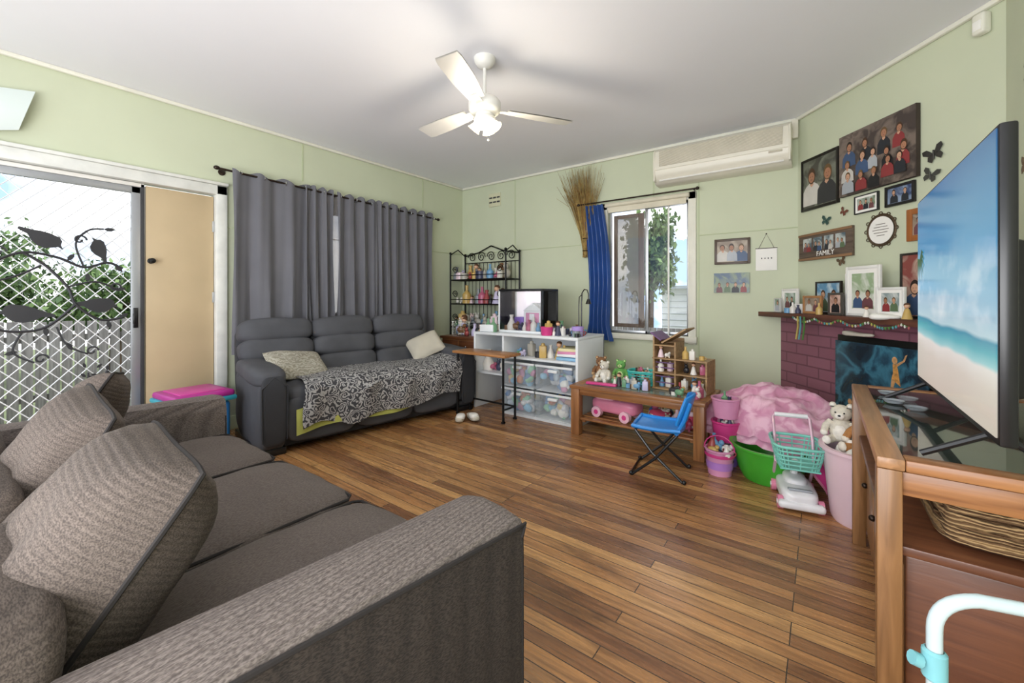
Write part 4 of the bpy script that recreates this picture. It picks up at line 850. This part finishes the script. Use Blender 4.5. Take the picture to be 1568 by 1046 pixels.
q=B('hanging_note_card'); q.box((0,-0.006,-0.01),(0.165,0.005,0.2),m_paper,bev=0.001); q.tube([(-0.06,-0.006,0.09),(0,-0.006,0.22),(0.06,-0.006,0.09)],0.0018,m_bronze,5); q.sph((0,-0.006,0.22),0.006,m_bronze)
for i,x in enumerate((-0.035,-0.01,0.015,0.04)): q.box((x,-0.009,0.0),(0.008,0.001,0.012),m_dark)
q.box((0,-0.006,0.09),(0.17,0.008,0.006),m_bronze); q.done((3.735,-0.001,1.50),0)
def butterfly(loc,rz,s,col='#3c4a44',rot=0.0):
    q=B('wall_butterfly'); m=M('butterfly_'+col[1:],col,0.5,0.3)
    for sx in (-1,1):
        for pts in ([(0,0),(0.5,0.75),(0.95,0.8),(1.0,0.4),(0.6,0.05)],[(0,0),(0.6,0.0),(0.75,-0.4),(0.45,-0.75),(0.15,-0.4)]):
            P=[(sx*x*s,z*s) for x,z in pts]; q.poly(P if sx>0 else P[::-1],m,y=-0.012,th=0.002,mx=Matrix.Rotation(rot,4,'Y'))
    q.tube([(0,-0.012,-0.5*s),(0,-0.014,0.4*s)],0.08*s,m,6); q.box((0,-0.006,0),(0.2*s,0.012,0.2*s),m); q.done(loc,rz)
butterfly(CP(0.32,0.0,1.755),CR,0.045,'#3c5a54',0.3); butterfly(CP(0.47,0.0,1.42),CR,0.04,'#6e5a44',-0.3); butterfly(CP(1.12,0.0,1.88),CR,0.05,'#4a4a44',0.4); butterfly(CP(1.14,0.0,2.0),CR,0.06,'#3c3a36',-0.3); butterfly(CP(0.49,0.0,1.79),CR,0.035,'#7a4a3a',0.6)
butterfly((XR,-1.5,2.16),R(-90),0.07,'#5a4a40',0.3); butterfly((XR,-1.45,1.75),R(-90),0.05,'#6e5a44',0.3)
frame('framed_photo',0.32,0.40,(XR-0.002,-1.75,1.85),R(-90),fcol='#1a1614',fw=0.03,bg=('#7a7a72','#c9d0cc'),people=2)
q=B('alarm_sensor'); q.box((0,-0.03,0),(0.06,0.05,0.11),m_trim,bev=0.012,seg=3); q.box((0,-0.056,-0.01),(0.04,0.004,0.05),m_paper,bev=0.002); q.done(CP(1.40,0.0,2.6),CR)
def mf(name,s,off,w,h,**k):
    return frame(name,w,h,CP(s,off,1.022+h/2),CR,tilt=0,**k)
mf('framed_photo',0.07,0.11,0.2,0.2,fcol='#e6e4de',fw=0.016,matte=0.02,bg=('#8aa08a','#c9d0cc'),people=2)
mf('framed_photo',0.0,0.17,0.08,0.12,fcol='#c9c9c4',fw=0.01,bg=('#6a8a6a','#c9d0cc'),people=1)
mf('framed_photo',0.42,0.06,0.25,0.25,fcol='#2a2420',fw=0.014,bg=('#5f8fb0','#c9d8dc'),people=2)
mf('framed_photo',0.40,0.17,0.19,0.14,fcol='#a8794e',fw=0.018,bg=('#8a7a6a','#c9b09c'),people=2)
mf('framed_photo',0.61,0.16,0.13,0.16,fcol='#4a4640',fw=0.016,bg=('#a07a6a','#e0c0b0'),people=1)
mf('framed_photo',0.79,0.12,0.27,0.34,fcol='#e6e5e0',fw=0.02,matte=0.03,bg=('#9ab08a','#d8dcd0'),people=2)
mf('framed_photo',0.68,0.06,0.2,0.30,fcol='#e6e5e0',fw=0.02,bg=('#8ab0c0','#d8dcd0'),people=1)
mf('framed_photo',1.08,0.06,0.17,0.40,fcol='#2a2622',fw=0.014,bg=('#8a4a44','#b9a090'),people=1)
mf('framed_photo',1.03,0.16,0.19,0.19,fcol='#e4e3de',fw=0.016,matte=0.02,bg=('#8a9a9a','#d0d4d0'),people=2)
b=B('mantel_ornaments')
for s in (0.16,0.22,0.28,0.5,0.9,1.17): figurine(b,CP(s,0.205,1.021),random.uniform(0.06,0.10))
for s in (0.19,0.25): b.lathe([(0,0),(0.028,0),(0.03,0.07),(0.032,0.075),(0.026,0.075),(0.024,0.01)],CP(s,0.15,1.021),m_white,16)
b.done()
b=B('mantel_garland'); gm=[M('garland_'+c[1:],c,0.7) for c in ('#4f7a3a','#a95a5a','#b9a85a','#5a9aa0','#d8d4cc')]
pts=[CP(0.28+0.02*i,0.245+0.004*math.sin(i),0.995-0.03*abs(math.sin(i*0.28))) for i in range(48)]
b.tube(pts,0.003,gm[0],5)
for i in range(48):
    p=pts[i]; b.sph((p[0],p[1],p[2]-0.006),(0.006,0.006,0.01),random.choice(gm),seg=6)
for s,c in ((0.33,gm[2]),(0.36,gm[3]),(0.40,gm[0])): b.tube([CP(s,0.245,1.0),CP(s+0.01,0.25,0.92),CP(s-0.01,0.25,0.82)],0.006,c,5)
b.puff(CP(1.05,0.22,1.03),(0.14,0.1,0.03),m_paper,e=3,n=6,nz=0.02); b.puff(CP(0.8,0.17,0.90),(0.24,0.05,0.04),m_cream,(0,0,CR),e=3,n=6,nz=0.03); b.done()
# ---------------------------------------------------------------- TV cabinet + TV
m_oak=wood('cabinet_oak','#85603f','#ad8059',0.35,'y'); m_oakz=wood('cabinet_oak_z','#74502f','#9c7148',0.35,'z'); m_red=wood('cabinet_redwood','#573323','#74482f',0.35,'x')
CX0,CX1,CY0,CY1,CZ=4.25,4.87,-2.95,-1.82,0.74
b=B('tv_cabinet')
for x in (CX0+0.026,CX1-0.026):
    for y in (CY0+0.026,CY1-0.026): b.box((x,y,(CZ-0.03)/2),(0.05,0.05,CZ-0.03),m_oakz,bev=0.004)
for x in (CX0+0.028,CX1-0.028): b.box((x,(CY0+CY1)/2,CZ-0.015),(0.056,CY1-CY0,0.03),m_oak,bev=0.005)
for y in (CY0+0.028,CY1-0.028): b.box(((CX0+CX1)/2,y,CZ-0.015),(CX1-CX0-0.112,0.056,0.03),m_ow,bev=0.004); b.box(((CX0+CX1)/2,y,CZ-0.065),(CX1-CX0-0.1,0.02,0.06),m_ow,bev=0.003)
for x in (CX0+0.03,CX1-0.03): b.box((x,(CY0+CY1)/2,CZ-0.065),(0.02,CY1-CY0-0.1,0.06),m_oak,bev=0.003)
b.box(((CX0+CX1)/2,(CY0+CY1)/2,CZ-0.007),(CX1-CX0-0.11,CY1-CY0-0.11,0.008),M('dark_tempered_glass','#39443f',0.03,alpha=0.8,coat=0.6))
b.box(((CX0+CX1)/2,(CY0+CY1)/2,0.50),(CX1-CX0-0.05,CY1-CY0-0.05,0.025),m_red,bev=0.004)
b.box(((CX0+CX1)/2+0.01,(CY0+CY1)/2,0.265),(CX1-CX0-0.10,CY1-CY0-0.10,0.43),m_red,bev=0.006)
for i in range(3): b.box((CX0+0.055,CY0+0.22+i*0.345,0.27),(0.012,0.32,0.36),m_oakz,bev=0.004); b.sph((CX0+0.042,CY0+0.34+i*0.345,0.3),0.012,m_bronze)
b.done()
def weave():
    a=N('wicker_weave'); co=a.coord(); wv=a.n('ShaderNodeTexWave',bands_direction='Z',i_Scale=28.0,i_Distortion=3.0,i_Detail=2.0); a.l(co,wv.inputs[0]); rp=a.ramp([(0.2,lin('#6a4d30')),(0.7,lin('#b59468'))]); a.l(wv.outputs[1],rp.inputs[0]); a.l(rp.outputs[0],a.p.inputs['Base Color']); a.p.inputs['Roughness'].default_value=0.8
    bu=a.n('ShaderNodeBump',i_Strength=0.9,i_Distance=0.01); a.l(wv.outputs[1],bu.inputs['Height']); a.l(bu.outputs[0],a.p.inputs['Normal']); return a.m
m_wick=weave()
b=B('wicker_basket'); b.box((0,0,0.055),(0.40,0.34,0.09),m_wick,bev=0.02,seg=3)
for z in (0.02,0.05,0.08,0.105): b.tube([(0.205*math.copysign(abs(math.cos(t))**.3,math.cos(t)),0.175*math.copysign(abs(math.sin(t))**.3,math.sin(t)),z) for t in [k*math.pi/16 for k in range(32)]],0.009,m_wick,6,True)
b.done((4.59,-2.69,0.515))
def tvmat():
    a=N('tv_screen_beach'); tc=a.n('ShaderNodeTexCoord'); sx=a.n('ShaderNodeSeparateXYZ'); a.l(tc.outputs['Object'],sx.inputs[0])
    nz=a.n('ShaderNodeTexNoise',i_Scale=3.0,i_Detail=2.0); a.l(tc.outputs['Object'],nz.inputs[0])
    m1=a.n('ShaderNodeMath',operation='MULTIPLY_ADD'); a.l(nz.outputs[0],m1.inputs[0]); m1.inputs[1].default_value=0.05; a.l(sx.outputs[2],m1.inputs[2])
    m2=a.n('ShaderNodeMath',operation='MULTIPLY_ADD'); a.l(sx.outputs[0],m2.inputs[0]); m2.inputs[1].default_value=0.03; a.l(m1.outputs[0],m2.inputs[2])
    mr=a.n('ShaderNodeMapRange'); a.l(m2.outputs[0],mr.inputs[0]); mr.inputs[1].default_value=-0.35; mr.inputs[2].default_value=0.37
    rp=a.ramp([(0.0,lin('#cfc2b2')),(0.20,lin('#ddd4c8')),(0.265,lin('#ece8e2')),(0.28,lin('#9fd6da')),(0.32,lin('#5cb8c4')),(0.36,lin('#3f98b4')),(0.375,lin('#c0dbe6')),(0.5,lin('#8fbfdc')),(0.7,lin('#4596c6')),(1.0,lin('#1f68a2'))]); a.l(mr.outputs[0],rp.inputs[0])
    mp=a.n('ShaderNodeMapping'); mp.inputs['Scale'].default_value=(4,1,7); a.l(tc.outputs['Object'],mp.inputs[0])
    cl=a.n('ShaderNodeTexNoise',i_Scale=1.3,i_Detail=6.0); a.l(mp.outputs[0],cl.inputs[0]); cr=a.ramp([(0.48,(0,0,0,1)),(0.68,(1,1,1,1))]); a.l(cl.outputs[0],cr.inputs[0])
    mk=a.ramp([(0.37,(0,0,0,1)),(0.42,(0.55,0.55,0.55,1)),(0.58,(0.4,0.4,0.4,1)),(0.74,(0,0,0,1))]); a.l(mr.outputs[0],mk.inputs[0])
    mm=a.n('ShaderNodeMath',operation='MULTIPLY'); a.l(cr.outputs[0],mm.inputs[0]); a.l(mk.outputs[0],mm.inputs[1])
    mx=a.n('ShaderNodeMix',data_type='RGBA'); a.l(mm.outputs[0],mx.inputs[0]); a.l(rp.outputs[0],mx.inputs[6]); mx.inputs[7].default_value=(0.9,0.95,1,1)
    a.p.inputs['Base Color'].default_value=(0.01,0.01,0.01,1); a.l(mx.outputs[2],a.p.inputs['Emission Color']); a.p.inputs['Emission Strength'].default_value=0.75; a.p.inputs['Roughness'].default_value=0.12; return a.m
b=B('television'); w,h=0.95,0.71
b.box((0,0.012,0),(w,0.03,h),m_blackp,bev=0.006); b.box((0,0.05,-0.08),(w*0.7,0.06,h*0.55),m_blackp,bev=0.02)
b.box((0,-0.004,0.004),(w-0.018,0.003,h-0.028),tvmat())
m_palm=M('tv_palm_green','#2f5a3a',0.5,emit=0.3)
for k in range(9):
    a=R(200+k*24); L=0.09; c=(-w/2+0.06,0.12); e=(c[0]+L*math.cos(a),c[1]+L*math.sin(a)*0.8-0.02)
    n_=(-math.sin(a)*0.009,math.cos(a)*0.009); mid=((c[0]+e[0])/2,(c[1]+e[1])/2+0.02)
    P=[c,(mid[0]+n_[0],mid[1]+n_[1]),e,(mid[0]-n_[0],mid[1]-n_[1])]
    P=[(max(-w/2+0.012,x),z) for x,z in P]; b.poly(P,m_palm,y=-0.007)
for x in (-0.37,0.37):
    b.tube([(x,0.02,-h/2+0.01),(x-0.01,-0.11,-h/2-0.07)],0.008,m_blackp); b.tube([(x,0.02,-h/2+0.01),(x+0.01,0.13,-h/2-0.07)],0.008,m_blackp)
b.done((4.45,-2.54,0.82+0.357),R(-90))
b=B('glass_coaster_dishes'); 
for i in range(4): b.lathe([(0,0),(0.025,0),(0.033,0.01),(0.03,0.01),(0.022,0.004)],(4.36+0.05*(i%2),-2.02-0.09*i,0.742),m_clear if i%2 else m_gp,16)
b.done()
b=B('tubular_play_frame'); m_tb=M('pale_blue_tube','#c3d4d8',0.3,var=0.03); m_tc=M('aqua_connector','#7cbcc4',0.4)
def bez(p0,p1,p2,n=8): return [tuple(Vector(p0)*(1-t)**2+Vector(p1)*2*t*(1-t)+Vector(p2)*t*t) for t in [i/n for i in range(n+1)]]
b.tube([(4.30,-3.32,0.0),(4.30,-3.32,0.53)]+bez((4.30,-3.32,0.55),(4.30,-3.32,0.605),(4.36,-3.29,0.61))+[(4.75,-3.14,0.59)]+bez((4.78,-3.13,0.59),(4.84,-3.11,0.59),(4.84,-3.11,0.53))+[(4.84,-3.11,0.0)],0.0115,m_tb,12)
b.lathe([(0.013,0),(0.018,0.005),(0.018,0.05),(0.013,0.055)],(4.30,-3.32,0.46),m_tc,14); b.tube([(4.28,-3.33,0.49),(4.268,-3.335,0.495)],0.012,m_tc,10); b.tube([(4.30,-3.32,0.2),(4.84,-3.11,0.2)],0.011,m_tb,10)
for p in ((4.30,-3.32,0),(4.84,-3.11,0)): b.lathe([(0.02,0),(0.022,0.03),(0.013,0.035)],p,m_tc,14)
b.done()
# ---------------------------------------------------------------- outside
m_grass=M('grass_ground','#76805a',0.95,var=0.3,scale=3); m_fence=wood('weathered_fence','#605c5b','#8a8685',0.9,'z'); 
b=B('ground_outside'); b.bb(-14,-0.12,-14,10,-0.45,-0.35,m_grass); b.bb(-0.12,14,0.12,14,-0.45,-0.35,m_grass); b.done()
b=B('paling_fence')
y=-10.0
while y<6: b.box((-3.3+random.uniform(-.01,.01),y,0.26),(0.02,0.09,1.2+random.uniform(-.02,.02)),m_fence,bev=0.003); y+=0.108
b.box((-3.33,-2,0.65),(0.04,16,0.08),m_fence); b.box((-3.33,-2,-0.05),(0.04,16,0.08),m_fence); b.done()
m_bark=M('bark','#5a4a3c',0.9,var=0.3,scale=10); m_lf=[M('leaf_'+c[1:],c,0.6,var=0.25,scale=2) for c in ('#5c7644','#7a9458','#48603a')]
def tree(name,c,r,n,trunk=2.0):
    q=B(name); q.tube([(c[0],c[1],-0.4),(c[0]+0.05,c[1],c[2]-r[2]*0.6),(c[0],c[1],c[2])],[0.12,0.08,0.04],m_bark,8)
    for k in range(7):
        e=Vector((random.uniform(-.7,.7)*r[0],random.uniform(-.7,.7)*r[1],random.uniform(-.3,.7)*r[2])); q.tube([(c[0],c[1],c[2]-r[2]*0.5),Vector(c)+e*0.6,Vector(c)+e],[0.04,0.025,0.01],m_bark,5)
    bms=[bmesh.new() for _ in m_lf]
    blobs=[Vector((random.uniform(-.65,.65)*r[0],random.uniform(-.65,.65)*r[1],random.uniform(-.6,.6)*r[2])) for _ in range(22)]
    for i in range(n):
        p=Vector(c)+random.choice(blobs)+Vector((random.gauss(0,.18)*r[0],random.gauss(0,.18)*r[1],random.gauss(0,.18)*r[2]))
        s_=random.uniform(0.04,0.09); e=Euler((random.random()*6,random.random()*6,random.random()*6)).to_matrix(); bm=random.choice(bms)
        vs=[bm.verts.new(p+e@Vector(v)*s_) for v in ((-1,0,0),(0,-0.5,0.1),(1,0,0),(0,0.5,0.1))]; bm.faces.new(vs)
    for bm,m in zip(bms,m_lf): q.add(bm,m)
    q.done()
tree('garden_tree',(-7.6,-4.6,1.6),(1.5,1.5,1.0),8000); tree('garden_tree',(-7.2,-2.4,1.1),(1.3,1.5,0.7),6000); tree('garden_tree',(-8.0,-7.4,2.4),(1.6,2.2,1.5),9000); tree('garden_tree',(-6.2,-5.8,1.2),(1.0,1.4,0.7),6000)
tree('garden_tree',(1.25,4.2,2.0),(0.5,0.6,1.0),4500)
b=B('neighbour_house'); m_hs=M('white_weatherboard','#e6e8ea',0.7,var=0.04); b.bb(1.0,5.2,6.0,9.0,-0.35,1.35,m_hs)
for i in range(11): b.bb(0.99,5.21,5.985,6.0,-0.3+i*0.15,-0.29+i*0.15,M('board_shadow','#b8bcc0',0.7))
b.prism([(0.7,5.7),(5.5,5.7),(5.5,9.2),(0.7,9.2)],1.35,1.42,M('metal_roof','#aab4bc',0.4)); b.done()
b=B('paling_fence'); x=-1.0
while x<6: b.box((x,3.2,0.1),(0.1,0.02,1.0),m_fence,bev=0.003); x+=0.108
b.box((2.5,3.23,0.45),(7,0.04,0.08),m_fence); b.done()
# ---------------------------------------------------------------- world + lights
w=bpy.data.worlds.new('World'); bpy.context.scene.world=w; w.use_nodes=True; nt=w.node_tree; bg=nt.nodes['Background']
tc=nt.nodes.new('ShaderNodeTexCoord'); nz=nt.nodes.new('ShaderNodeTexNoise'); nz.inputs['Scale'].default_value=5.0; nz.inputs['Detail'].default_value=7.0
nt.links.new(tc.outputs['Generated'],nz.inputs[0]); rp=nt.nodes.new('ShaderNodeValToRGB'); rp.color_ramp.elements[0].position=0.40; rp.color_ramp.elements[0].color=(0.26,0.38,0.56,1); rp.color_ramp.elements[1].position=0.54; rp.color_ramp.elements[1].color=(1,1,1,1)
nt.links.new(nz.outputs[0],rp.inputs[0]); nt.links.new(rp.outputs[0],bg.inputs[0]); bg.inputs[1].default_value=2.3
def area(name,loc,size,power,rot,col=(1,1,1)):
    l=bpy.data.lights.new(name,'AREA'); l.shape='RECTANGLE'; l.size,l.size_y=size; l.energy=power; l.color=col
    o=bpy.data.objects.new(name,l); bpy.context.collection.objects.link(o); o.location=loc; o.rotation_euler=rot; return o
sun=bpy.data.lights.new('sun','SUN'); sun.energy=1.6; sun.angle=R(3); so_=bpy.data.objects.new('sun',sun); bpy.context.collection.objects.link(so_); so_.rotation_euler=(R(40),R(10),R(150))
pl=bpy.data.lights.new('fan_lamp','POINT'); pl.energy=15; pl.color=(1,0.9,0.74); pl.shadow_soft_size=0.09; po=bpy.data.objects.new('fan_lamp',pl); bpy.context.collection.objects.link(po); po.location=(FX,FY,HC-0.56)
l1=area('ceiling_bounce_light',(3.2,-5.6,1.1),(3.0,1.2),95,(0,0,0),(0.99,0.99,1.0))  # unseen area light added behind the camera to brighten the ceiling
d=Vector((1.8,-1.4,2.7))-l1.location; l1.rotation_euler=d.to_track_quat('-Z','Y').to_euler()
# ---------------------------------------------------------------- camera
cam=bpy.data.cameras.new('camera'); co=bpy.data.objects.new('camera',cam); bpy.context.collection.objects.link(co)
co.location=(4.137,-4.380,1.15); co.rotation_euler=(R(90),0,R(36.6)); cam.sensor_fit='HORIZONTAL'; cam.sensor_width=36; cam.lens=36*660/1619
cam.shift_y=-(540-470)/1619; cam.clip_start=0.02; bpy.context.scene.camera=co
sc=bpy.context.scene; sc.view_settings.view_transform='Standard'; sc.view_settings.look='None'; sc.view_settings.exposure=0.12
